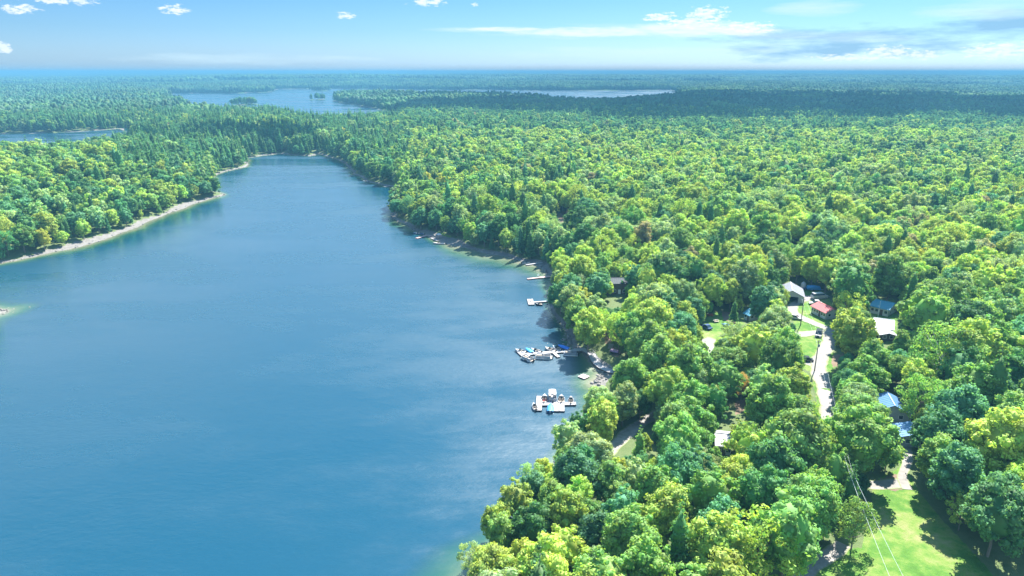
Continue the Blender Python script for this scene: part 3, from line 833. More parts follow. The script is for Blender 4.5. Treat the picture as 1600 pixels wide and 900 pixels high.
# smaller trees close the gaps left near the clearings
fx, fy = np.meshgrid(np.arange(-60, 330, 3.0), np.arange(90, 420, 3.0))
f2x, f2y = np.meshgrid(np.arange(-420, 60, 3.0), np.arange(240, 760, 3.0))
dd2, bb2, _ = lake_dist(f2x, f2y); k = (dd2 < bb2 + 12) & (dd2 > bb2)
f2x, f2y = f2x.ravel()[k], f2y.ravel()[k]
fx = np.concatenate([fx.ravel(), f2x]); fy = np.concatenate([fy.ravel(), f2y])
fx = fx + g.uniform(-1.3, 1.3, fx.shape); fy = fy + g.uniform(-1.3, 1.3, fy.shape)
k = np.abs(np.degrees(np.arctan2(fx, fy))) < 40; fx, fy = fx[k], fy[k]
fd, fb, _ = lake_dist(fx, fy); fz = ground_z(fx, fy, fd, fb)
k = fd > fb + .2; fx, fy, fz = fx[k], fy[k], fz[k]
taken = [list(np.concatenate([gx, hx])), list(np.concatenate([gy, hy])), list(np.concatenate([gr, hr]))]
ex = [[], [], [], [], [], [], []]
cells = {}
for ox, oy, o_r in zip(*taken): cells.setdefault((int(ox // 10), int(oy // 10)), []).append((ox, oy, o_r))
RJ = g.uniform(.88, 1.12, len(fx))
fpx, fpy, _ = proj(fx, fy, fz)
dead = np.zeros(len(fx), bool)
for _, _, P in clear_pts: dead |= in_poly(fpx, fpy, P)
fx, fy, fz, RJ = fx[~dead], fy[~dead], fz[~dead], RJ[~dead]
for target in (4.6, 3.6, 2.6, 1.7):
    for i in range(len(fx)):
        rr = target * RJ[i]
        ci, cj = int(fx[i] // 10), int(fy[i] // 10); hit = False
        for a_i in (-1, 0, 1):
            for a_j in (-1, 0, 1):
                for ox, oy, o_r in cells.get((ci + a_i, cj + a_j), ()):
                    if (ox - fx[i]) ** 2 + (oy - fy[i]) ** 2 < ((o_r + rr) * .68) ** 2: hit = True; break
                if hit: break
            if hit: break
        if hit: continue
        hh = 2.3 * rr + 1.6
        px, py, zc2 = proj(fx[i], fy[i], fz[i] + hh * .6); bx2, by2, _ = proj(fx[i], fy[i], fz[i])
        a2 = math.atan2(H - fz[i], math.hypot(fx[i], fy[i])); w2 = rr * F / zc2; h2 = (hh * .42 * math.cos(a2) + rr * .5 * math.sin(a2)) * F / zc2
        bad = False
        for qx, qy, P in clear_pts:
            if px + w2 < qx.min() or px - w2 > qx.max() or py + h2 < qy.min() or py - h2 > qy.max() + 20: continue
            if ((((qx - px) / (w2 * .97)) ** 2 + ((qy - py) / (h2 * 1.0)) ** 2) < 1).any(): bad = True; break
        if bad: continue
        for L_, v_ in zip(ex, (fx[i], fy[i], fz[i], rr, hh, px, py)): L_.append(v_)
        cells.setdefault((int(fx[i] // 10), int(fy[i] // 10)), []).append((fx[i], fy[i], rr))
print('fill trees', len(ex[0]))
gx, gy, gz, gr, gh, cpx, cpy = [np.concatenate([a, np.array(b)]) for a, b in zip((gx, gy, gz, gr, gh, cpx, cpy), ex)]
for i in range(len(gx)):
    kind, c = classify(gx[i], gy[i], cpx[i], cpy[i], g)
    mi = {'b': int(g.integers(0, 9)), 's': int(g.integers(9, 12)), 'c': int(g.integers(12, 15))}[kind]
    r_, h_ = gr[i], gh[i]
    if c in ('rose', 'gold', 'orange'): r_, h_ = r_ * .75, h_ * .85
    if kind == 'c': h_ = h_ * g.uniform(1.15, 1.4)
    trees.append(dict(x=gx[i], y=gy[i], z=gz[i], r=r_, h=h_, mi=mi, c=c, hand=False))

# which trees show largest in the picture: coarse far-to-near painting of crown outlines
Q = 3.0
buf = np.full((300, 534), -1, int)
order = sorted([i for i, t in enumerate(trees) if t['y'] < 620], key=lambda i: -math.hypot(trees[i]['x'], trees[i]['y']))
for i in order:
    t = trees[i]; x, y, zc_ = proj(t['x'], t['y'], t['z'] + t['h'] * .6)
    a = math.atan2(H - t['z'], math.hypot(t['x'], t['y']))
    wx = t['r'] * F / zc_ / Q; wy = (t['h'] * .42 * math.cos(a) + t['r'] * .5 * math.sin(a)) * F / zc_ / Q
    t['px'], t['py'], t['w'] = x, y, wx * 2 * Q
    x /= Q; y /= Q
    x0, x1, y0, y1 = int(max(0, x - wx)), int(min(534, x + wx + 1)), int(max(0, y - wy)), int(min(300, y + wy + 1))
    if x0 >= x1 or y0 >= y1: continue
    yy, xx = np.mgrid[y0:y1, x0:x1]
    m_ = ((xx - x) / wx) ** 2 + ((yy - y) / wy) ** 2 < 1
    buf[y0:y1, x0:x1][m_] = i
cnt = np.bincount(buf[buf >= 0], minlength=len(trees))
hand_n = len(HAND)
rank = sorted(range(len(trees)), key=lambda i: -cnt[i])
chosen = [i for i in rank if cnt[i] > 12][:290]
rest = [i for i in range(len(trees)) if i not in set(chosen)]

LAND = [(860, 550, 'the long boat dock'), (860, 628, 'the lower white dock'), (912, 588, 'the swim raft'), (935, 560, 'the curved boardwalk'), (1288, 590, 'the gravel road bend'),
        (1239, 450, 'the grey-roofed garage'), (1290, 485, 'the red-roofed cabin'), (1384, 508, 'the pale-roofed cabin'), (1390, 628, 'the blue-roofed cottage'), (1420, 675, 'the half-hidden blue steel roof'),
        (1130, 682, 'the half-hidden pale roof'), (985, 685, 'the pale track among the trees'), (1137, 512, 'the blue boat on the grass'), (1176, 488, 'the small blue shed'), (1400, 800, 'the sunlit meadow'),
        (1279, 521, 'the black car on the driveway'), (964, 444, 'the brown hillside cabin'), (1600, 900, "the bottom right corner"), (1600, 640, "the right edge's middle"), (1600, 440, "the right edge above the middle"),
        (718, 900, 'the lowest shore point'), (955, 530, 'the bare bank above the boardwalk'), (1150, 900, 'the bottom edge centre right'), (930, 900, 'the bottom edge near the water'),
        (840, 430, 'the small salmon dock'), (1050, 420, 'the wood above the hillside cabin'), (1383, 474, 'the teal-roofed shaded house'), (690, 372, 'the lakeside patio'), (1262, 700, 'the gravel road end'), (1480, 420, 'the wood at upper right')]
ORD = ['nearest', 'second nearest', 'third nearest', 'fourth nearest', 'fifth nearest', 'sixth nearest', 'seventh nearest', 'eighth nearest', 'ninth nearest', 'tenth nearest', 'eleventh nearest', 'twelfth nearest', 'thirteenth nearest', 'fourteenth nearest']
KINDW = ['broadleaf tree', 'broadleaf tree', 'open-crowned tree', 'pointed conifer']
grp = {}
for i in chosen:
    t = trees[i]; d = [(math.hypot(t['px'] - a, (t['py'] - b) * 1.2), n, a, b) for a, b, n in LAND]
    dist, n, a, b = min(d); dx, dy = t['px'] - a, t['py'] - b
    side = ('right of' if dx > 0 else 'left of') if abs(dx) > abs(dy) * 1.1 else ('behind' if dy < 0 else 'in front of')
    if 'edge' in n or 'corner' in n or 'point' in n: side = {'right of': 'right of', 'left of': 'left of', 'behind': 'above', 'in front of': 'below'}[side]
    kd = NEAR[t['mi']][0]
    kw = {'broadleaf_tree': 'broadleaf tree', 'open_crowned_tree': 'open-crowned tree', 'conifer_tree': 'pointed conifer'}[kd]
    grp.setdefault((PAL[t['c']][1], kw, side, n), []).append((dist, i))
for (cw, kw, side, n), L in grp.items():
    L.sort()
    for q, (dist, i) in enumerate(L):
        trees[i]['label'] = f"{cw} {kw} {side} {n}" + ('' if len(L) == 1 else f", {ORD[min(q, 13)]}")


def put_tree(t, g):
    kd, crown_me, trunk_me = NEAR[t['mi']]
    cf = kd == 'conifer_tree'
    br, bh = (3.6, 17.0) if cf else (BASE_R, BASE_H)
    rr = t['r'] * (.62 if cf else 1)
    root = bpy.data.objects.new(kd, None); COL.objects.link(root); root.empty_display_size = 1
    root.location = (t['x'], t['y'], t['z']); root.rotation_euler = (0, 0, g.uniform(0, 6.283))
    sxy = g.uniform(.86, 1.14)
    root.scale = (rr / br * sxy, rr / br / sxy, t['h'] / bh)
    tag(root, t['label'], 'tree', 'trees of the wooded shore')
    tr = bpy.data.objects.new('trunk', trunk_me); COL.objects.link(tr); tr.parent = root
    cr = bpy.data.objects.new('crown', crown_me); COL.objects.link(cr); cr.parent = root
    cr['tint'] = [float(q) for q in shade(t['c'], g)]
    return root


g = np.random.default_rng(21)
for i in chosen: put_tree(trees[i], g)

# ---- the rest of the wood as one object of instanced trees
src = bpy.data.collections.new('forest_sources')
names = []


def source(me, nm):
    o = bpy.data.objects.new(nm, me); src.objects.link(o); names.append(nm); return len(names) - 1


near_idx = []
for k_, (kd, cme, tme) in enumerate(NEAR):
    near_idx.append(source(cme, f'source_{len(names):02d}'))
trunk_idx = [source(tme, f'source_{len(names):02d}') for _, _, tme in NEAR]
mid_idx = {'b': [], 'c': []}
for kd, V, T in MIDM: mid_idx[kd].append(source(np_mesh('tree_far', V, T, M['leaf']), f'source_{len(names):02d}'))
pa = [source(np_mesh('grove', *patch(s, 66, 81, 3.4, 7.2, 1.0), M['leaf']), f'source_{len(names):02d}') for s in range(5)]
pb = [source(np_mesh('grove_far', *patch(20 + s, 230, 225, 7, 16, .6), M['leaf']), f'source_{len(names):02d}') for s in range(3)]

P_, Rz, Sc, Ix, Ti = [], [], [], [], []


def inst(p, rz, s, ix, tint): P_.append(p); Rz.append((0, 0, rz)); Sc.append(s); Ix.append(ix); Ti.append((*tint, 1))


for i in rest:
    t = trees[i]; kd = NEAR[t['mi']][0]; cf = kd == 'conifer_tree'
    br, bh = (3.6, 17.0) if cf else (BASE_R, BASE_H)
    rr = t['r'] * (.62 if cf else 1); s = (rr / br, rr / br, t['h'] / bh); rz = g.uniform(0, 6.283); tint = shade(t['c'], g)
    dist = math.hypot(t['x'], t['y'])
    if dist < 420:
        inst((t['x'], t['y'], t['z']), rz, s, near_idx[t['mi']], tint)
        inst((t['x'], t['y'], t['z']), rz, s, trunk_idx[t['mi']], tint)
    else:
        L = mid_idx['c' if cf else 'b']; inst((t['x'], t['y'], t['z']), rz, s, L[int(g.integers(len(L)))], tint)


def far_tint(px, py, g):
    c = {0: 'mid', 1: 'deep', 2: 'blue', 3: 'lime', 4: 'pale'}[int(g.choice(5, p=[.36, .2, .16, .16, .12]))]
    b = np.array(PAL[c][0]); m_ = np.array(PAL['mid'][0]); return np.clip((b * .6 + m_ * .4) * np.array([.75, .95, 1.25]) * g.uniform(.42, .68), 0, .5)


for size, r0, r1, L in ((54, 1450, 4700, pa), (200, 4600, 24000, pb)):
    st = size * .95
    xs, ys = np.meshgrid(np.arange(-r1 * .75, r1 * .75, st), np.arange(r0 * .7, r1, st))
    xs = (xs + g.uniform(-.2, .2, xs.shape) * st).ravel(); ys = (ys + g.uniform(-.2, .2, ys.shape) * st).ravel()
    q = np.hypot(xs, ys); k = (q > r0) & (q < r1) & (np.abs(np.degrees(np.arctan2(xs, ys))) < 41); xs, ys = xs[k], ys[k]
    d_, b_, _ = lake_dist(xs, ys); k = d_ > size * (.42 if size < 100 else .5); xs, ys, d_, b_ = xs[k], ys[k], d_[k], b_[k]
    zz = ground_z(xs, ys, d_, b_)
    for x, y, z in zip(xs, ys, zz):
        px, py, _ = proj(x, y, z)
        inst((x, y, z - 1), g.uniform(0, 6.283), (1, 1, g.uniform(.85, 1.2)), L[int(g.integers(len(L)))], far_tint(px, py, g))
    if size < 100:    # single trees along the far shores, where a whole grove does not fit
        xs, ys = np.meshgrid(np.arange(-r1 * .75, r1 * .75, 11.), np.arange(r0 * .7, 4200, 11.))
        xs = (xs + g.uniform(-.4, .4, xs.shape) * 11).ravel(); ys = (ys + g.uniform(-.4, .4, ys.shape) * 11).ravel()
        q = np.hypot(xs, ys); k = (q > r0) & (np.abs(np.degrees(np.arctan2(xs, ys))) < 41); xs, ys = xs[k], ys[k]
        d_, b_, _ = lake_dist(xs, ys); k = (d_ > 3) & (d_ < 40); xs, ys, d_, b_ = xs[k], ys[k], d_[k], b_[k]
        zz = ground_z(xs, ys, d_, b_)
        for x, y, z in zip(xs, ys, zz):
            sc = g.uniform(.6, 1.35); kd = 'c' if g.random() < .3 else 'b'
            inst((x, y, z), g.uniform(0, 6), (sc, sc, sc), mid_idx[kd][int(g.integers(len(mid_idx[kd])))], shade('blue' if g.random() < .5 else 'deep', g))


def instancer(name, pts, rz, sc, ix, ti):
    me = bpy.data.meshes.new(name); me.vertices.add(len(pts)); me.vertices.foreach_set('co', np.array(pts, np.float32).ravel())
    for nm, ty, key, dat in (('rot', 'FLOAT_VECTOR', 'vector', rz), ('scl', 'FLOAT_VECTOR', 'vector', sc), ('idx', 'INT', 'value', ix), ('tint', 'FLOAT_COLOR', 'color', ti)):
        a = me.attributes.new(nm, ty, 'POINT'); a.data.foreach_set(key, np.array(dat, np.int32 if ty == 'INT' else np.float32).ravel())
    o = bpy.data.objects.new(name, me); COL.objects.link(o)
    ng = bpy.data.node_groups.new(name + '_nodes', 'GeometryNodeTree')
    ng.interface.new_socket('Geometry', in_out='INPUT', socket_type='NodeSocketGeometry'); ng.interface.new_socket('Geometry', in_out='OUTPUT', socket_type='NodeSocketGeometry')
    t = NT(ng); gi = t.node('NodeGroupInput'); go = t.node('NodeGroupOutput')
    iop = t.node('GeometryNodeInstanceOnPoints')
    ci = t.node('GeometryNodeCollectionInfo'); ci.inputs['Collection'].default_value = src
    ci.inputs['Separate Children'].default_value = True; ci.inputs['Reset Children'].default_value = True
    def na_(nm, ty):
        n = t.node('GeometryNodeInputNamedAttribute', data_type=ty); n.inputs[0].default_value = nm; return n.outputs[0]
    t.l.new(gi.outputs[0], iop.inputs['Points']); t.l.new(ci.outputs[0], iop.inputs['Instance'])
    iop.inputs['Pick Instance'].default_value = True
    t.l.new(na_('idx', 'INT'), iop.inputs['Instance Index']); t.l.new(na_('scl', 'FLOAT_VECTOR'), iop.inputs['Scale'])
    er = t.node('FunctionNodeEulerToRotation'); t.l.new(na_('rot', 'FLOAT_VECTOR'), er.inputs[0]); t.l.new(er.outputs[0], iop.inputs['Rotation'])
    t.l.new(iop.outputs[0], go.inputs[0])
    md = o.modifiers.new('instances', 'NODES'); md.node_group = ng
    return o


forest = instancer('forest', P_, Rz, Sc, Ix, Ti)
tag(forest, 'dense mixed forest of broadleaf trees and pines stretching to the horizon', 'forest', kind='stuff')
print('trees', len(trees), 'chosen', len(chosen), 'instances', len(P_))


# ------------------------------------------------------------------ docks
def heading(pa_, pb_, z=0.0):
    a = at(*pa_, z); b = at(*pb_, z); return a, b, math.atan2(b[1] - a[1], b[0] - a[0]), math.hypot(b[0] - a[0], b[1] - a[1])


def dock(name, label, segs, m, z=.45, rails=None):
    """segs: (photo point, photo point, width); one root with decks, edge beams and posts"""
    a0 = at(*segs[0][0], z)
    root = thing(name, label, 'dock', (a0[0], a0[1], 0))
    for k, (p, q, wd) in enumerate(segs):
        a, b, hd, L = heading(p, q, z)
        dz = -.012 * k
        o = MB().box(-wd / 2 * 0, L, -wd / 2, wd / 2, z - .10 + dz, z + dz).build('deck', m, root, bevel=.02)
        o.location = (a[0] - a0[0], a[1] - a0[1], 0); o.rotation_euler = (0, 0, hd)
        bm = MB()
        for s in (-1, 1): bm.box(.05, L - .05, s * wd / 2 - .06 if s > 0 else -wd / 2 - .01, s * wd / 2 + .01 if s > 0 else -wd / 2 + .06, z - .34 + dz, z - .105 + dz)
        fl = bm.build('edge_beam', M['timber'], root); fl.location = o.location; fl.rotation_euler = o.rotation_euler
        n = max(2, int(L / 3) + 1)
        for i in range(n):
            for s in (-1, 1):
                x = .2 + (L - .4) * i / (n - 1)
                po = MB().tube((x, s * (wd / 2 + .08), -1.5), (x, s * (wd / 2 + .08), z + .35), .055, n=6).build('post', M['timber'], root)
                po.location = o.location; po.rotation_euler = o.rotation_euler
    return root


dock('boat_dock', 'long grey dock lined with motorboats, running out from the boardwalk', [((905, 546.8), (817, 553.2), 1.7), ((812, 548.5), (826, 562), 2.0), ((864, 549.5), (873, 557.5), 1.1), ((888, 547), (882, 541), .9), ((846, 551), (841, 546), .9)], M['deckpale'])
dock('boat_dock', 'white floating dock with three fingers beside the nearest shore trees', [((840, 631), (900, 630), 1.7), ((843, 618.5), (841.5, 641), 1.6), ((870, 630), (868.5, 642), 1.6), ((877.5, 630), (877.5, 642), 1.5)], M['deckpale'])
dock('small_dock', 'short L-shaped dock with white end platform above the long dock', [((862, 469.8), (828, 472.2), 1.1), ((828, 467), (830.5, 475.6), 2.3)], M['deckpale'])
dock('small_dock', 'salmon and white dock with narrow ramp pointing left under overhanging trees', [((860, 431.5), (842, 433.5), 1.8), ((842, 433.3), (824, 435.5), 1.4)], M['pink'])
dock('small_dock', 'small pale dock beside the grey rock shelf', [((848, 410), (822, 413.5), 1.2)], M['deckpale'])
dock('small_dock', 'pale wooden dock along the lakeside patio', [((651, 372), (668, 367), 1.8), ((668, 367), (676, 369), 1.5)], M['pink'])
dock('small_dock', 'short pale dock at the patio front edge', [((674, 371.5), (684, 376), 1.6)], M['deck'])
dock('small_dock', 'tiny pale dock on the upper right shore below dark pines', [((612, 290), (600, 291.5), 2.0)], M['deckpale'])

# swim raft
x, y = at(912, 588, .35)
raft = thing('swim_raft', 'square pale pink swim raft floating in the green shallows', 'raft', (x, y, 0), R(45))
MB().box(-1.25, 1.25, -1.25, 1.25, .28, .38).build('deck', mat('raft_decking', (.48, .38, .39), .7, vary=.1), raft, bevel=.03)
for s in (-1, 1): MB().tube((-1.15, s * .8, .08), (1.15, s * .8, .08), .2, n=10).build('float', M['grey'], raft, smooth=True)
ld = MB()
for yy in (-.2, .2): ld.tube((1.27, yy, -.3), (1.27, yy, .9), .025)
for zz in (-.1, .15): ld.tube((1.27, -.2, zz), (1.27, .2, zz), .02)
ld.build('ladder', M['alu'], raft)

# boardwalk: curved deck with side rails
bw_px = [(896, 547.4), (903, 546), (911, 543.6), (919, 546.5), (925, 552.5), (929, 560), (934, 567), (941, 572), (949, 575.5), (960, 578)]
bp = [Vector((*on_ground(*p, h=.9)[:2], 0)) for p in bw_px]
b0 = bp[0]
bw = thing('boardwalk', 'curved grey wooden boardwalk leading round the cove to the long dock', 'boardwalk', (b0.x, b0.y, 0))
fine = []
for i in range(len(bp) - 1):
    p0 = bp[max(i - 1, 0)]; p1 = bp[i]; p2 = bp[i + 1]; p3 = bp[min(i + 2, len(bp) - 1)]
    for kk in range(6):
        t = kk / 6; fine.append(.5 * ((2 * p1) + (p2 - p0) * t + (2 * p0 - 5 * p1 + 4 * p2 - p3) * t * t + (3 * p1 - p0 - 3 * p2 + p3) * t ** 3))
fine.append(bp[-1])
zb = [max(.62, float(ground_z([p.x], [p.y])[0]) + .35) for p in fine]
zb = [np.mean(zb[max(0, i - 3):i + 4]) for i in range(len(zb))]


def strip(off0, off1, h0, h1):
    rs = []
    for i, p in enumerate(fine):
        d = (fine[min(i + 1, len(fine) - 1)] - fine[max(i - 1, 0)]).normalized(); s = Vector((-d.y, d.x, 0)); q = p - b0
        a = q + s * off0; b = q + s * off1
        rs.append([(a.x, a.y, zb[i] + h0), (b.x, b.y, zb[i] + h0), (b.x, b.y, zb[i] + h1), (a.x, a.y, zb[i] + h1)])
    return MB().rings(rs)


strip(-1.2, 1.2, -.1, 0).build('deck', M['deckpale'], bw)
strip(-1.27, -1.205, -.5, .06).build('edge_beam', M['timber'], bw)
strip(1.205, 1.27, -.5, .10).build('edge_beam', M['deckpale'], bw)
strip(.88, .94, .85, .93).build('handrail', M['deckpale'], bw)
for i in range(2, len(fine), 5):
    d = (fine[min(i + 1, len(fine) - 1)] - fine[i - 1]).normalized(); s = Vector((-d.y, d.x, 0)); q = fine[i] - b0 + s * .91
    MB().box(q.x - .05, q.x + .05, q.y - .05, q.y + .05, zb[i] + .005, zb[i] + .848).build('rail_post', M['deckpale'], bw)
    for sgn in (-.9, .9):
        q = fine[i] - b0 + s * sgn
        MB().tube((q.x, q.y, -1.2), (q.x, q.y, zb[i] - .11), .08).build('post', M['timber'], bw)


# ------------------------------------------------------------------ boats
def motorboat(label, px, py, hd, L, Wd, hull, deckm, style='open', seatm=None, group='boats moored at the docks', cat='boat', land=False):
    if land: x, y, z = on_ground(px, py); z += .45
    else: x, y = at(px, py, .3); z = 0
    L *= .83; Wd *= .85
    root = thing('motorboat', label, cat, (x, y, z), R(hd), group)
    def half(t): return Wd / 2 * (1 - max(0, (t - .35) / .65) ** 2.3) * (.93 + .07 * min(1, t / .2))
    N = 12; rs = []; shr = []
    for i in range(N + 1):
        t = i / N * .995; xx = -L / 2 + L * i / N; hw = half(t); sh = .55 + .28 * t * t
        kz = -.22 + .45 * max(0, t - .75) / .25
        rs.append([(xx, 0, kz), (xx, hw * .72, max(-.02, kz + .1)), (xx, hw * .96, sh * .55), (xx, hw, sh), (xx, hw - .07, sh + .02), (xx, -hw + .07, sh + .02), (xx, -hw, sh), (xx, -hw * .96, sh * .55), (xx, -hw * .72, max(-.02, kz + .1))])
        shr.append((xx, hw, sh))
    # hull skin (open at the top between the inner gunwales)
    mb = MB(); n = 9; vs = [p for r_ in rs for p in r_]; fs = []
    for k in range(N):
        for i in range(n):
            j = (i + 1) % n
            if i == 4: continue
            fs.append((k * n + i, k * n + j, (k + 1) * n + j, (k + 1) * n + i))
    fs.append(tuple(range(n)))
    mb.add(vs, fs).build('hull', hull, root, smooth=False)
    fl = MB(); a = []
    for xx, hw, sh in shr[:9]: a.append([(xx + .04, hw - .1, .18), (xx + .04, -hw + .1, .18)])
    fl.rings(a, close=False, caps=False).build('cockpit_floor', seatm or M['grey'], root)
    if style == 'cover':
        c = []
        for i, (xx, hw, sh) in enumerate(shr):
            t = i / N; pk = .42 * math.sin(math.pi * min(1, .15 + t * .8)) + .05
            c.append([(xx, (hw + .03) * math.cos(q), sh + .03 + pk * math.sin(q)) for q in [math.pi * u / 6 for u in range(7)]])
        MB().rings(c, close=False, caps=False).build('canvas_cover', deckm, root, smooth=True)
    else:
        d = []
        for i, (xx, hw, sh) in enumerate(shr):
            if i < 7: continue
            d.append([(xx, hw - .05, sh + .03), (xx, hw * .4, sh + .09), (xx, -hw * .4, sh + .09), (xx, -hw + .05, sh + .03)])
        MB().rings(d, close=False, caps=False).build('foredeck', deckm, root)
        xw = -L / 2 + L * 7 / N; hw = half(7 / N) - .12
        ws = MB(); ws.rings([[(xw, hw, .72), (xw + .25, hw * .5, .76), (xw + .25, -hw * .5, .76), (xw, -hw, .72)], [(xw - .18, hw * .92, 1.12), (xw + .02, hw * .45, 1.16), (xw + .02, -hw * .45, 1.16), (xw - .18, -hw * .92, 1.12)]], close=False, caps=False)
        ws.build('windshield', M['glass'], root)
        for s in (-1, 1):
            MB().box(xw - .95, xw - .45, s * hw * .5 - .24, s * hw * .5 + .24, .18, .5).box(xw - 1.03, xw - .93, s * hw * .5 - .24, s * hw * .5 + .24, .2, .92).build('seat', M['cream'], root, bevel=.03)
        MB().box(-L / 2 + .1, -L / 2 + .55, -Wd / 2 + .2, Wd / 2 - .2, .18, .55).build('bench', M['cream'], root, bevel=.03)
    m_ = MB().box(-L / 2 - .5, -L / 2 - .08, -.16, .16, .55, 1.0, .05).box(-L / 2 - .36, -L / 2 - .16, -.07, .07, -.5, .55)
    m_.build('outboard_motor', M['black'] if style != 'cover' else M['white'], root, bevel=.03)
    return root


def pontoon(label, px, py, hd, L, Wd, fence, canopy=None, deckm=None, land=False, group='boats moored at the docks'):
    L *= .82; Wd *= .86
    x, y = at(px, py, .5)
    root = thing('pontoon_boat', label, 'boat', (x, y, 0), R(hd), group)
    for s in (-1, 1):
        t = MB(); rs = []
        for k, (xx, r_) in enumerate([(-L / 2, .2), (-L / 2 + .1, .3), (L / 2 - .7, .3), (L / 2 - .25, .2), (L / 2, .04)]):
            rs.append([(xx, s * (Wd / 2 - .35) + r_ * math.cos(q), .12 + r_ * math.sin(q) + (.3 - r_) * .5) for q in [6.283 * u / 10 for u in range(10)]])
        t.rings(rs).build('float', M['alu'], root, smooth=True)
    MB().box(-L / 2, L / 2 - .2, -Wd / 2, Wd / 2, .44, .52).build('deck', deckm or M['grey'], root, bevel=.02)
    for (x0, x1, y0, y1) in ((-L / 2 + .5, L / 2 - .5, Wd / 2 - .08, Wd / 2 - .03), (-L / 2 + .5, L / 2 - .5, -Wd / 2 + .03, -Wd / 2 + .08), (L / 2 - .5, L / 2 - .45, -Wd / 2 + .1, Wd / 2 - .1), (-L / 2 + .45, -L / 2 + .5, -Wd / 2 + .1, Wd / 2 - .1)):
        MB().box(x0, x1, y0, y1, .55, 1.15).build('fence_panel', fence, root)
    for (x0, x1, y0, y1) in ((-L / 2 + .6, -L / 2 + 2.0, Wd / 2 - .75, Wd / 2 - .12), (L / 2 - 2.2, L / 2 - .6, Wd / 2 - .75, Wd / 2 - .12), (L / 2 - 2.2, L / 2 - .6, -Wd / 2 + .12, -Wd / 2 + .75)):
        MB().box(x0, x1, y0, y1, .52, .9).build('seat', M['cream'], root, bevel=.05)
    MB().box(-.3, .3, -Wd / 2 + .2, -Wd / 2 + .8, .52, 1.35, .08).build('console', M['white'], root, bevel=.04)
    if canopy:
        fr = MB()
        for xx in (-1.2, 1.2):
            for s in (-1, 1): fr.tube((xx * .5, s * (Wd / 2 - .1), 1.1), (xx, s * (Wd / 2 - .15), 2.3), .025)
        fr.build('canopy_frame', M['alu'], root)
        rs = []
        for xx in (-1.5, -1.3, 0, 1.3, 1.5):
            dz = -.15 if abs(xx) > 1.4 else 0
            rs.append([(xx, (Wd / 2 - .05) * math.cos(q), 2.25 + dz + .22 * math.sin(q)) for q in [math.pi * u / 6 for u in range(7)]])
        MB().rings(rs, close=False, caps=False).build('canopy', canopy, root, smooth=True)
    MB().box(-L / 2 - .5, -L / 2 - .1, -.17, .17, .5, 1.05, .05).box(-L / 2 - .35, -L / 2 - .15, -.07, .07, -.5, .5).build('outboard_motor', M['black'], root)
    return root


motorboat('white open boat tied at the outer left end of the long dock', 813, 549, 150, 4.8, 2.0, M['white'], M['white'])
motorboat('bright blue covered boat at the inner side of the dock end', 826.5, 549, 125, 4.3, 1.8, M['navy'], M['teal'], 'cover')
pontoon('white pontoon boat with pinkish seats at the front left of the long dock', 824.5, 560, 135, 5.6, 2.4, M['white'], None, M['cream'])
motorboat('dark grey runabout with striped side behind the long dock', 837, 548.3, 140, 5.0, 2.0, M['navy'], M['grey'])
pontoon('cream-seated grey pontoon boat on the near side of the long dock', 849, 557.5, 172, 6.6, 2.5, M['wallgrey'], None, M['cream'])
motorboat('long white boat behind the middle of the long dock', 859.5, 546.6, 140, 5.0, 2.0, M['white'], M['cream'])
motorboat('white boat with red interior behind the long dock', 870, 544.8, 128, 4.8, 2.0, M['white'], M['white'], seatm=M['red'])
motorboat('boat under a royal blue cover nearest the shore end of the dock', 880.5, 543.8, 140, 5.2, 2.1, M['navy'], M['bluecover'], 'cover')
pontoon('blue-grey pontoon boat on the near side close to the boardwalk', 891.5, 552.6, 172, 5.6, 2.4, M['grey'], None, M['grey'])
motorboat('small white boat left of the lower dock', 835.5, 636, 100, 4.2, 1.7, M['white'], M['white'])
motorboat('white bowrider with dark red interior behind the lower dock', 850.5, 623.5, 85, 5.4, 2.3, M['white'], M['white'], seatm=M['red'])
pontoon('white-canopied pontoon boat in the middle of the lower dock', 863, 621, 90, 6.2, 2.5, M['white'], M['white'])
motorboat('dark blue covered boat at the near side of the lower dock', 860, 638.5, 85, 5.0, 2.1, M['navy'], M['bluetarp'], 'cover')
motorboat('rounded white bowrider with cream seats right of the canopied boat', 877, 624, 85, 5.0, 2.3, M['white'], M['white'], seatm=M['cream'])
motorboat('small dark boat half hidden by leaves at the lower dock', 892, 626, 85, 4.4, 1.9, M['grey'], M['white'])
motorboat('small black dinghy beside the short L-shaped dock', 842, 476, 175, 3.2, 1.3, M['black'], M['grey'])
motorboat('white boat tied beside the grey rock shelf', 822, 411.5, 10, 4.6, 1.9, M['white'], M['cream'])
motorboat('navy boat with white stripe at the left of the patio', 654, 365, 160, 8.0, 2.6, M['navy'], M['white'])
motorboat('white flat boat at the front of the patio', 686, 380.5, 172, 8.0, 2.6, M['white'], M['cream'])
motorboat('blue and white boat parked on the grass yard', 1137.5, 513, 160, 5.2, 2.0, M['white'], M['bluecover'], 'cover', group=None, land=True)
motorboat('small white boat at the foot of the dark pines', 571, 283, 160, 6, 2.4, M['white'], M['white'])


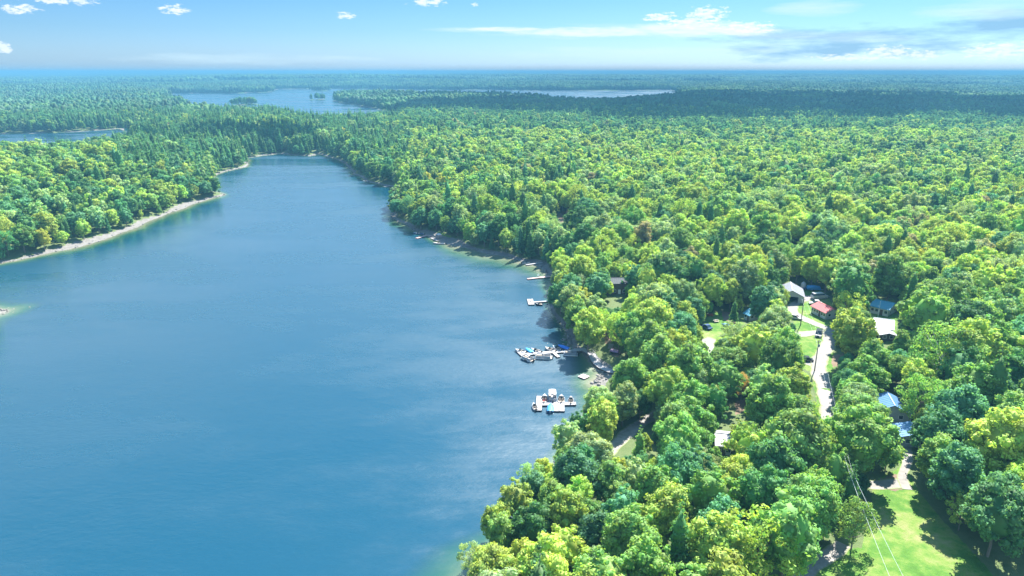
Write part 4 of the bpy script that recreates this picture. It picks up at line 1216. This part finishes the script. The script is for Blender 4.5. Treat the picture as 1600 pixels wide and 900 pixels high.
# ------------------------------------------------------------------ cars
def car(name, label, px, py, hd, L, Wd, Ht, paint, cat='car'):
    x, y, z = on_ground(px, py)
    root = thing(name, label, cat, (x, y, z + .04), R(hd))
    suv = Ht > 1.6
    b = Ht - .8 if Ht > 2.2 else (.85 if suv else .75)
    prof = [(-L / 2, .35), (-L / 2 + .03, b - .05), (-L / 2 + .12, b), (L / 2 - 1.1, b), (L / 2 - .25, b - .12), (L / 2, b - .3), (L / 2, .35), (L / 2 - .3, .24), (-L / 2 + .3, .24)]
    MB().prism(prof, -Wd / 2, Wd / 2).build('body', paint, root, bevel=.06)
    x0, x1, x2, x3 = (-L / 2 + .08, -L / 2 + .35, L / 2 - 1.85, L / 2 - 1.15) if suv else (-L / 2 + .5, -L / 2 + 1.2, L / 2 - 2.1, L / 2 - 1.3)
    def ring(zz, t, ins): return [(x0 + (x1 - x0) * t, -Wd / 2 + ins, zz), (x3 + (x2 - x3) * t, -Wd / 2 + ins, zz), (x3 + (x2 - x3) * t, Wd / 2 - ins, zz), (x0 + (x1 - x0) * t, Wd / 2 - ins, zz)]
    MB().rings([ring(b - .01, 0, .08), ring(Ht - .08, .92, .2)]).build('window', M['glass'], root)
    MB().rings([ring(Ht - .085, .86, .10), ring(Ht, 1.0, .2)]).build('roof', paint, root)
    for sx_ in (-L / 2 + .8, L / 2 - .85):
        for s in (-1, 1):
            wl = MB().tube((sx_, s * (Wd / 2 - .2), .33), (sx_, s * (Wd / 2 + .015), .33), .34, n=14).build('wheel', M['rubber'], root)
            MB().tube((sx_, s * (Wd / 2 + .016), .33), (sx_, s * (Wd / 2 + .03), .33), .19, n=10).build('rim', M['alu'], wl)
    for s in (-1, 1):
        MB().box(L / 2 - .03, L / 2 + .02, s * (Wd / 2 - .32) - .18, s * (Wd / 2 - .32) + .18, b - .36, b - .2).build('headlight', M['trim'], root)
    return root


car('parked_car', 'black sport utility car parked where the driveway meets the grass', 1279, 524.5, -118, 4.7, 2.0, 1.8, M['carblack'])
car('parked_car', 'white car half behind treetops beside the utility pole', 1242.5, 498, -35, 4.6, 1.9, 1.5, M['carwhite'])
car('parked_car', 'pale car standing at the left end of the red-roofed cabin', 1274, 475.5, 170, 4.6, 1.9, 1.6, M['carwhite'])
car('parked_van', 'long white van parked on gravel behind the red-roofed cabin', 1279.5, 466.5, 10, 6.0, 2.1, 2.3, M['carwhite'], 'van')
car('parked_car', 'dark blue car in the shade right of the grey-roofed garage', 1263, 452.5, 175, 4.5, 1.9, 1.5, M['navy'])
car('parked_car', 'low dark car on the side driveway left of the utility pole', 1258, 564, 170, 4.4, 1.9, 1.45, M['carblack'])
car('parked_car', 'dark grey car under the trees left of the blue boat', 1103, 513, 120, 4.4, 1.9, 1.5, M['navy'])


# ------------------------------------------------------------------ buildings
def house(label, r0, r1, Wd, hw, pitch, wall, roofm, cat='cabin', name='cabin', wins=3, over=.45, front=True, chim=False, bay=False, porch=None, deck=False, sink=0):
    """ridge runs between two photo points (taken at ridge height)"""
    rise = Wd / 2 * math.tan(R(pitch)); rh_ = hw + rise
    a = on_ground(*r0, h=rh_); b = on_ground(*r1, h=rh_)
    cx, cy = (a[0] + b[0]) / 2, (a[1] + b[1]) / 2; zg = min(a[2], b[2]) - .1
    hd = math.atan2(b[1] - a[1], b[0] - a[0]); L = math.hypot(b[0] - a[0], b[1] - a[1]) - over
    root = thing(name, label, cat, (cx, cy, zg), hd)
    hl = L / 2; hwid = Wd / 2
    # walls: two long, two gable ends
    th = .15
    for s in (-1, 1): MB().box(-hl, hl, s * hwid - (th if s > 0 else 0), s * hwid + (0 if s > 0 else th), -.4, hw).build('wall', wall, root)
    for s in (-1, 1):
        if bay and s == 1:
            x = hl
            pts = [(-hwid + th, -.4), (-hwid + th, hw), (0, rh_ - .04), (hwid - th, hw), (hwid - th, -.4), (hwid * .55, -.4), (hwid * .55, hw * .88), (-hwid * .55, hw * .88), (-hwid * .55, -.4)]
            MB().add([(x - th, p[0], p[1]) for p in pts] + [(x, p[0], p[1]) for p in pts],
                     [(0, 1, 7, 8), (1, 2, 7), (2, 6, 7), (2, 3, 6), (3, 4, 5, 6), (17, 16, 10, 9), (16, 11, 10), (16, 15, 11), (15, 12, 11), (15, 14, 13, 12)] + [(i, (i + 1) % 9, 9 + (i + 1) % 9, 9 + i) for i in range(9)]).build('wall', wall, root)
            continue
        x0 = s * hl - (th if s > 0 else 0)
        pts = [(-hwid + th, -.4), (-hwid + th, hw), (0, rh_ - .04), (hwid - th, hw), (hwid - th, -.4)]
        MB().rings([[(x0, p[0], p[1]) for p in pts], [(x0 + th, p[0], p[1]) for p in pts]]).build('wall', wall, root)
    if bay: MB().box(-hl + .3, hl - .3, -hwid + .3, hwid - .3, -.1, .02).build('floor', M['deck'], root)
    tn = math.tan(R(pitch))
    for s in (-1, 1):
        y1 = s * (hwid + over); z1 = hw - over * tn + .06
        rf = MB()
        q = [(0, rh_ + .06), (y1, z1), (y1, z1 + .1), (0, rh_ + .17)]
        rf.rings([[(-hl - over, p[0], p[1]) for p in q], [(hl + over, p[0], p[1]) for p in q]]).build('roof', roofm, root)
        # standing seams
        sm = MB(); n = int((L + 2 * over) / .8)
        for i in range(1, n):
            x = -hl - over + (L + 2 * over) * i / n
            w0, w1 = (.12 * s, y1 - .04 * s)
            zz0 = rh_ + .17 - (z1 * 0) - abs(w0) * (rh_ + .07 - z1) / abs(y1); zz1 = rh_ + .17 - abs(w1) * (rh_ + .07 - z1) / abs(y1)
            sm.rings([[(x - .02, w0, zz0), (x + .02, w0, zz0), (x + .02, w0, zz0 + .05), (x - .02, w0, zz0 + .05)], [(x - .02, w1, zz1), (x + .02, w1, zz1), (x + .02, w1, zz1 + .05), (x - .02, w1, zz1 + .05)]])
        so = sm.build('roof_seam', roofm, root); so['kind'] = 'stuff'
    MB().prism([(-hl - over - .02, rh_ + .15), (hl + over + .02, rh_ + .15), (hl + over + .02, rh_ + .24), (-hl - over - .02, rh_ + .24)], -.14, .14).build('ridge_cap', roofm, root)
    # windows on both long walls, door on the front
    ww, wh = 1.0, 1.0
    for s in (-1, 1):
        for i in range(wins):
            x = -hl + L * (i + .5) / wins
            yw = s * hwid
            if i == wins // 2 and s == -1 and wins > 1:
                d = MB().box(x - .48, x + .48, yw - .05, yw - .002, 0.05, 2.1).build('door', M['wallbrown'] if wall is not M['wallbrown'] else M['trim'], root)
                MB().tube((x + .35, yw - .09, 1.05), (x + .35, yw - .055, 1.05), .04).build('handle', M['alu'], d)
                continue
            y0, y1 = (yw + .002, yw + .06) if s > 0 else (yw - .06, yw - .002)
            fr = MB()
            fr.box(x - ww / 2 - .1, x - ww / 2, y0, y1, 1.0, 1.0 + wh).box(x + ww / 2, x + ww / 2 + .1, y0, y1, 1.0, 1.0 + wh).box(x - ww / 2 - .1, x + ww / 2 + .1, y0, y1, .9, 1.0).box(x - ww / 2 - .1, x + ww / 2 + .1, y0, y1, 1.0 + wh, 1.1 + wh)
            f = fr.build('window_frame', M['trim'], root)
            MB().box(x - ww / 2, x + ww / 2, min(y0, y1) + .01, max(y0, y1) - .02, 1.0, 1.0 + wh).build('pane', M['glass'], f)
    for s in ((-1,) if bay else (-1, 1)):
        x0 = s * hl; xa, xb = (x0 + .002, x0 + .06) if s > 0 else (x0 - .06, x0 - .002)
        for yy in (-Wd * .22, Wd * .22):
            f = MB().box(xa, xb, yy - .55, yy + .55, .95, 1.05).box(xa, xb, yy - .55, yy - .47, 1.05, 1.95).box(xa, xb, yy + .47, yy + .55, 1.05, 1.95).box(xa, xb, yy - .55, yy + .55, 1.95, 2.05).build('window_frame', M['trim'], root)
            MB().box(xa + .01, xb - .02, yy - .47, yy + .47, 1.05, 1.95).build('pane', M['glass'], f)
    if chim:
        MB().box(-.3, .3, Wd * .12, Wd * .12 + .6, rh_ - .8, rh_ + .9).build('chimney', M['rock'], root)
    if deck:
        dk = MB().box(hl + .01, hl + 2.6, -hwid, hwid, .35, .47).build('porch_deck', M['deck'], root)
        for i in range(4):
            MB().box(hl + 2.6 + .3 * i, hl + 2.9 + .3 * i, -.8, .8, .33 - .1 * (i + 1), .35 - .085 * (i + 1) + .04).build('step', M['deckpale'], root)
        MB().box(hl + 2.52, hl + 2.58, -hwid, -.9, 1.3, 1.38).box(hl + 2.52, hl + 2.58, .9, hwid, 1.3, 1.38).build('handrail', M['trim'], root)
        for yy in (-hwid + .04, -.94, .94, hwid - .04): MB().box(hl + 2.51, hl + 2.59, yy - .04, yy + .04, .475, 1.295).build('rail_post', M['trim'], root)
    return root


house('grey-roofed garage with open bay at the head of the gravel road', (1235.5, 440.5), (1238.5, 454), 8.4, 2.7, 26, M['wallgrey'], M['roofgrey'], 'garage', 'garage', wins=2, bay=True)
house('long red-roofed cabin with white walls beside the gravel road', (1279.5, 471.5), (1303, 482.5), 5.6, 2.5, 22, M['wallwhite'], M['roofred'], wins=6)
house('pale-roofed cabin in the clearing right of the yellow-topped tree', (1366, 496.5), (1397, 500), 8.5, 2.6, 20, M['wallblue'], M['roofpale'], wins=5, chim=False)
house('small grey porch-roofed shed in front of the pale-roofed cabin', (1381, 512.5), (1389, 521), 4.4, 2.2, 14, M['wallbrown'], M['roofgrey'], 'shed', 'shed', wins=2)
house('teal-roofed house in deep shade behind the pale-roofed cabin', (1368, 467), (1398, 473.5), 8, 2.6, 20, M['wallwhite'], M['roofteal'], 'house', 'house', wins=4)
house('blue-roofed cottage with front deck steps among dark trees', (1386.5, 613), (1398.5, 633), 8.2, 2.6, 24, M['wallgrey'], M['roofblue'], 'cottage', 'cottage', wins=3, deck=True)
house('bright blue steel roof partly hidden under the big blue-green tree', (1422, 659), (1434, 678), 7.0, 2.4, 18, M['wallgrey'], M['roofblue'], 'cottage', 'cottage', wins=3)
house('pale white-roofed cabin mostly hidden beneath treetops', (1118, 676), (1143, 678), 6.4, 2.6, 20, M['wallwhite'], M['roofwhite'], wins=3)
house('small blue shed behind the round treetops', (1170.5, 482.5), (1180, 486.5), 4.0, 2.2, 30, M['wallwhite'], M['roofteal'], 'shed', 'shed', wins=2)
house('brown hillside cabin with white rails above the bare slope', (947, 434), (979, 433), 7.0, 4.6, 18, M['wallbrown'], M['roofdark'], wins=4)
house('tiny white boathouse on the far shore of the distant lake', (648, 134.6), (657, 134.6), 18, 7, 25, M['wallwhite'], M['roofwhite'], 'boathouse', 'boathouse', wins=2)
house('small white cottage glimpsed between shore trees above the patio', (700, 343), (709, 344), 6, 3, 30, M['wallwhite'], M['roofwhite'], 'cottage', 'cottage', wins=2)

# railing in front of the hillside cabin
xa = on_ground(946, 455); xb = on_ground(982, 455)
rl = thing('deck_railing', 'white balcony railing in front of the brown hillside cabin', 'railing', xa)
dx_, dy_ = xb[0] - xa[0], xb[1] - xa[1]; Lr = math.hypot(dx_, dy_); rl.rotation_euler = (0, 0, math.atan2(dy_, dx_))
MB().box(0, Lr, -.04, .04, 2.3, 2.4).build('top_rail', M['trim'], rl); MB().box(0, Lr, -.04, .04, 1.3, 1.38).build('bottom_rail', M['trim'], rl)
for i in range(9): MB().box(Lr * i / 8 - .05, Lr * i / 8 + .05, -.05, .05, -.5 + .0, 2.295).build('post', M['trim'], rl)

# garden things: tanks, tables, bench, trailer, tarp
def lathe(prof, n=14):
    return MB().rings([[(r_ * math.cos(6.2832 * i / n), r_ * math.sin(6.2832 * i / n), z_) for i in range(n)] for r_, z_ in prof])


x, y, z = on_ground(1254.6, 451)
tk = thing('fuel_tank', 'white upright tank beside the garage wall', 'tank', (x, y, z))
lathe([(.9, 0), (.95, .2), (.95, 2.0), (.7, 2.5), (.2, 2.75)]).build('shell', M['white'], tk, smooth=True)
lathe([(.22, 2.72), (.22, 2.9), (.05, 2.92)], 8).build('cap', M['grey'], tk)
x, y, z = on_ground(1271, 453.5)
tp = thing('covered_trailer', 'blue tarpaulin-covered trailer in shade behind the gravel road', 'trailer', (x, y, z), R(-10))
rs = []
for xx, hh in ((-2.6, 1.3), (-2.4, 1.8), (0, 2.0), (2.2, 1.7), (2.5, 1.2)):
    rs.append([(xx, -1.1, .5), (xx, -1.15, hh * .7), (xx, -.5, hh), (xx, .5, hh), (xx, 1.15, hh * .7), (xx, 1.1, .5)])
MB().rings(rs).build('tarpaulin', M['bluetarp'], tp)
MB().box(-2.5, 3.6, -.1, .1, .35, .49).build('drawbar', M['grey'], tp)
for s in (-1, 1): MB().tube((-.4, s * 1.0, .32), (-.4, s * 1.2, .32), .32, n=12).build('wheel', M['rubber'], tp)


def picnic(label, px, py, rz, m):
    x, y, z = on_ground(px, py)
    t = thing('picnic_table', label, 'table', (x, y, z + .02), R(rz))
    MB().box(-.95, .95, -.38, .38, .70, .75).build('tabletop', m, t)
    for s in (-1, 1): MB().box(-.95, .95, s * .72 - .14, s * .72 + .14, .42, .46).build('bench', m, t)
    for s in (-1, 1): MB().tube((s * .7, -.85, 0), (s * .7, .2, .69), .05).tube((s * .7, .85, 0), (s * .7, -.2, .69), .05).build('leg', m, t)
    return t


picnic('red picnic table in the shaded yard', 1109.5, 494, 10, M['red'])
picnic('brown picnic table nearer the boat in the yard', 1118, 503, 20, M['wallcream'])
picnic('pale picnic table near the deck steps of the blue-roofed cottage', 1406, 655, 30, M['wallcream'])
x, y, z = on_ground(1440 - 40, 478)
# boat trailer and steps by the shore
x, y, z = on_ground(961, 552)
tr_ = thing('boat_trailer', 'dark boat trailer with purple-topped load on the bank', 'trailer', (x, y, z), R(-35))
MB().box(-1.9, 1.9, -.85, .85, .45, .55).box(1.9, 3.1, -.06, .06, .45, .53).build('frame', M['black'], tr_)
MB().box(-1.5, 1.2, -.7, .7, .56, 1.15, .12).build('load', mat('mauve_cover', (.35, .22, .38), .7, vary=.2), tr_, bevel=.08)
for s in (-1, 1): MB().tube((-.3, s * .88, .32), (-.3, s * 1.05, .32), .32, n=12).build('wheel', M['rubber'], tr_)
x, y, z = on_ground(953, 545)
st_ = thing('timber_steps', 'short grey timber steps up the bank above the boardwalk', 'steps', (x, y, z), R(70))
for i in range(6): MB().box(.35 * i, .35 * i + .4, -.8, .8, .16 * i, .16 * i + .08).build('step', M['deck'], st_)
for s in (-1, 1): MB().add([(0, s * .85 - .04, -.2), (2.2, s * .85 - .04, .85), (2.2, s * .85 - .04, 1.1), (0, s * .85 - .04, .1), (0, s * .85 + .04, -.2), (2.2, s * .85 + .04, .85), (2.2, s * .85 + .04, 1.1), (0, s * .85 + .04, .1)], [(0, 1, 2, 3), (7, 6, 5, 4), (0, 4, 5, 1), (1, 5, 6, 2), (2, 6, 7, 3), (3, 7, 4, 0)]).build('stringer', M['timber'], st_)

# patio on the right shore
x, y, z = on_ground(686, 372)
um = thing('parasol', 'white patio parasol standing by the water', 'parasol', (x, y, z))
MB().tube((0, 0, 0), (0, 0, 2.6), .04).build('pole', M['alu'], um)
rs = [[(r_ * math.cos(6.2832 * i / 8), r_ * math.sin(6.2832 * i / 8), zz) for i in range(8)] for r_, zz in ((1.6, 2.05), (.8, 2.45), (.04, 2.7))]
MB().rings(rs, caps=False).build('canopy', M['white'], um)
for (px, py, lab, mm) in ((684, 373.5, 'pink lounge chair beside the patio parasol', 'pink'), (830, 470, 'white deck chair on the end platform of the L-shaped dock', 'plastic'), (841, 431, 'white chair on the salmon dock', 'plastic')):
    if px > 800: x, y = at(px, py, .5); z = .452
    else: x, y, z = on_ground(px, py); z += .02
    ch = thing('deck_chair', lab, 'chair', (x, y, z), R(200))
    MB().box(-.3, .3, -.3, .3, .36, .42).build('seat', M[mm], ch); MB().box(-.32, -.26, -.3, .3, .42, 1.0).build('backrest', M[mm], ch)
    for sx_ in (-.26, .26):
        for sy_ in (-.26, .26): MB().box(sx_ - .03, sx_ + .03, sy_ - .03, sy_ + .03, 0, .36).build('leg', M[mm], ch)

# grey rock shelf by the small pale dock and rock at the point
rk = MB(); bmh = bmesh.new()


def boulder(x, y, z, s, g):
    v, f = ICO1; q = v * g.uniform(.7, 1.15, (len(v), 1)) * [s, s * g.uniform(.7, 1.2), s * g.uniform(.45, .75)]
    return q + [x, y, z], f


V, T, o = [], [], 0
g = np.random.default_rng(77)
for k_ in range(1100):
    i = int(g.integers(0, len(MAIN) - 1)); a = main_w[i]; b = main_w[i + 1]; t = g.random()
    x = a[0] + (b[0] - a[0]) * t; y = a[1] + (b[1] - a[1]) * t
    x += g.normal() * a[2] * .5; y += g.normal() * a[2] * .5
    s = abs(g.normal()) * .28 + .15
    z = float(ground_z([x], [y])[0])
    if z < -.6: continue
    v, f = boulder(x, y, z + s * .2, s, g); V.append(v); T.append(f + o); o += len(v)
for px, py, n, sp_ in ((940, 586, 30, 1.6), (888, 533, 40, 2.5), (875, 505, 30, 2.2), (852, 424, 20, 3), (612, 343, 10, 2.5), (15, 485, 25, 3), (930, 597, 14, 1.4)):
    cx, cy = at(px, py)
    for _ in range(n):
        x, y = cx + g.normal() * sp_, cy + g.normal() * sp_; s = g.uniform(.2, .75); z = float(ground_z([x], [y])[0])
        v, f = boulder(x, y, max(z, -.3) + s * .15, s, g); V.append(v); T.append(f + o); o += len(v)
ro = bpy.data.objects.new('shore_rocks', np_mesh('shore_rocks', np.concatenate(V), np.concatenate(T), M['rock'])); COL.objects.link(ro)
tag(ro, 'grey boulders and stones scattered along the waterline', 'rocks', kind='stuff')

# under-growth bushes along banks and clearings
# ------------------------------------------------------------------ utility poles and wires
poles = []
for px, py, lab in ((1250.8, 508, 'grey utility pole beside the upper gravel road'), (1272.5, 580, 'utility pole at the side driveway junction')):
    x, y, z = on_ground(px, py); poles.append((x, y, z))
    pl = thing('utility_pole', lab, 'pole', (x, y, z), R(20))
    MB().tube((0, 0, -.5), (0, 0, 9.6), .17, .11, 8).build('shaft', M['pole'], pl)
    MB().box(-.9, .9, -.06, .06, 9.0, 9.12).build('crossarm', M['pole'], pl)
    for xx in (-.75, .75): lathe([(.05, 9.12), (.07, 9.2), (.03, 9.3)], 8).build('insulator', M['plastic'], pl).location.x = xx
    if px > 1260: lathe([(.22, 7.6), (.24, 7.7), (.24, 8.3), (.18, 8.4)], 10).build('transformer', M['grey'], pl).location.y = -.35
end = Vector((*at(1424, 925, 10), 10)); e2 = Vector((*at(1400, 925, 10), 10))
A = [Vector((*at(1326, 735, 14.5), 14.5)), Vector((*at(1331, 735, 14.5), 14.5))]


def wire(label, pts, r=.022):
    mb = MB()
    for i in range(len(pts) - 1):
        p, q = Vector(pts[i]), Vector(pts[i + 1]); n = 12; L = (q - p).length; r = .028 if i == len(pts) - 2 else .012
        prev = p
        for k in range(1, n + 1):
            t = k / n; c = p.lerp(q, t); c.z -= 4 * t * (1 - t) * L * .012
            mb.tube(prev, c, r, n=5, cap=False); prev = c
    o = mb.build('power_line', M['cable']); tag(o, label, 'cable'); return o


p1, p2 = poles
for k, (lab, ex, sg) in enumerate((('left overhead wire crossing the sunlit meadow', e2, -.7), ('right overhead wire crossing the sunlit meadow', end, .7))):
    wire(lab, [(p1[0] + sg, p1[1], p1[2] + 9.3), (p2[0] + sg, p2[1], p2[2] + 9.3), tuple(A[k]), tuple(ex)])

# lone white pole near the pale-roofed cabin
x, y, z = on_ground(1371.5, 496)
fp = thing('flag_pole', 'thin white pole in the yard left of the pale-roofed cabin', 'pole', (x, y, z))
MB().tube((0, 0, -.2), (0, 0, 5.6), .06, .04, 8).build('shaft', M['trim'], fp); lathe([(.02, 5.55), (.1, 5.65), (.02, 5.75)], 8).build('finial', M['trim'], fp)

# ------------------------------------------------------------------ clouds above the far wood, out of frame, that shade it
CLOUD_ALT = 1100.0


def cloud_over(px, py, wx, wy, seed, label):
    """puffed cloud whose shadow falls on the wood seen at px,py"""
    x, y = at(px, py, 12); k = (CLOUD_ALT - 12) / math.tan(SUN_EL)
    cx, cy = x + k * math.sin(SUN_AZ), y + k * math.cos(SUN_AZ)
    g = np.random.default_rng(seed); V, T, o = [], [], 0
    v0, f0 = ICO2
    n = max(14, int(wx * wy / 26000))
    for _ in range(n):
        a = g.uniform(0, 6.28); q = math.sqrt(g.random()); s = g.uniform(.16, .3) * min(wx, wy)
        v = v0 * g.uniform(.85, 1.15, (len(v0), 1)) * [s * 1.5, s, s * .35]
        V.append(v + [cx + q * math.cos(a) * wx / 2, cy + q * math.sin(a) * wy / 2, CLOUD_ALT + g.uniform(0, 40)]); T.append(f0 + o); o += len(v0)
    me = np_mesh('cloud', np.concatenate(V), np.concatenate(T), M['cloud']); me.polygons.foreach_set('use_smooth', [True] * len(me.polygons))
    c = bpy.data.objects.new('cloud', me); COL.objects.link(c); tag(c, label, 'cloud', kind='structure')


cloud_over(1560, 170, 900, 560, 1, None)
cloud_over(1280, 163, 1100, 620, 5, None)
cloud_over(990, 170, 800, 480, 6, None)
cloud_over(1150, 152, 1800, 500, 7, None)
cloud_over(760, 168, 620, 380, 2, None)
cloud_over(1340, 182, 1000, 220, 8, None)
cloud_over(1020, 186, 520, 170, 9, None)
cloud_over(330, 212, 300, 150, 3, None)

# ------------------------------------------------------------------ haze
HZ = MB().box(-130000, 130000, -1500, 130000, -4.5, 100.0)
hm = bpy.data.materials.new('haze'); hm.use_nodes = True; t = NT(hm.node_tree); t.n.clear()
pv = t.node('ShaderNodeVolumePrincipled'); pv.inputs['Density'].default_value = 2.7e-4; pv.inputs['Color'].default_value = (.11, .31, .48, 1); pv.inputs['Anisotropy'].default_value = 0.0
om = t.node('ShaderNodeOutputMaterial'); t.l.new(pv.outputs[0], om.inputs['Volume'])
hz = HZ.build('haze', hm); tag(hz, 'thin blue air haze over the far forest', 'haze', kind='stuff')
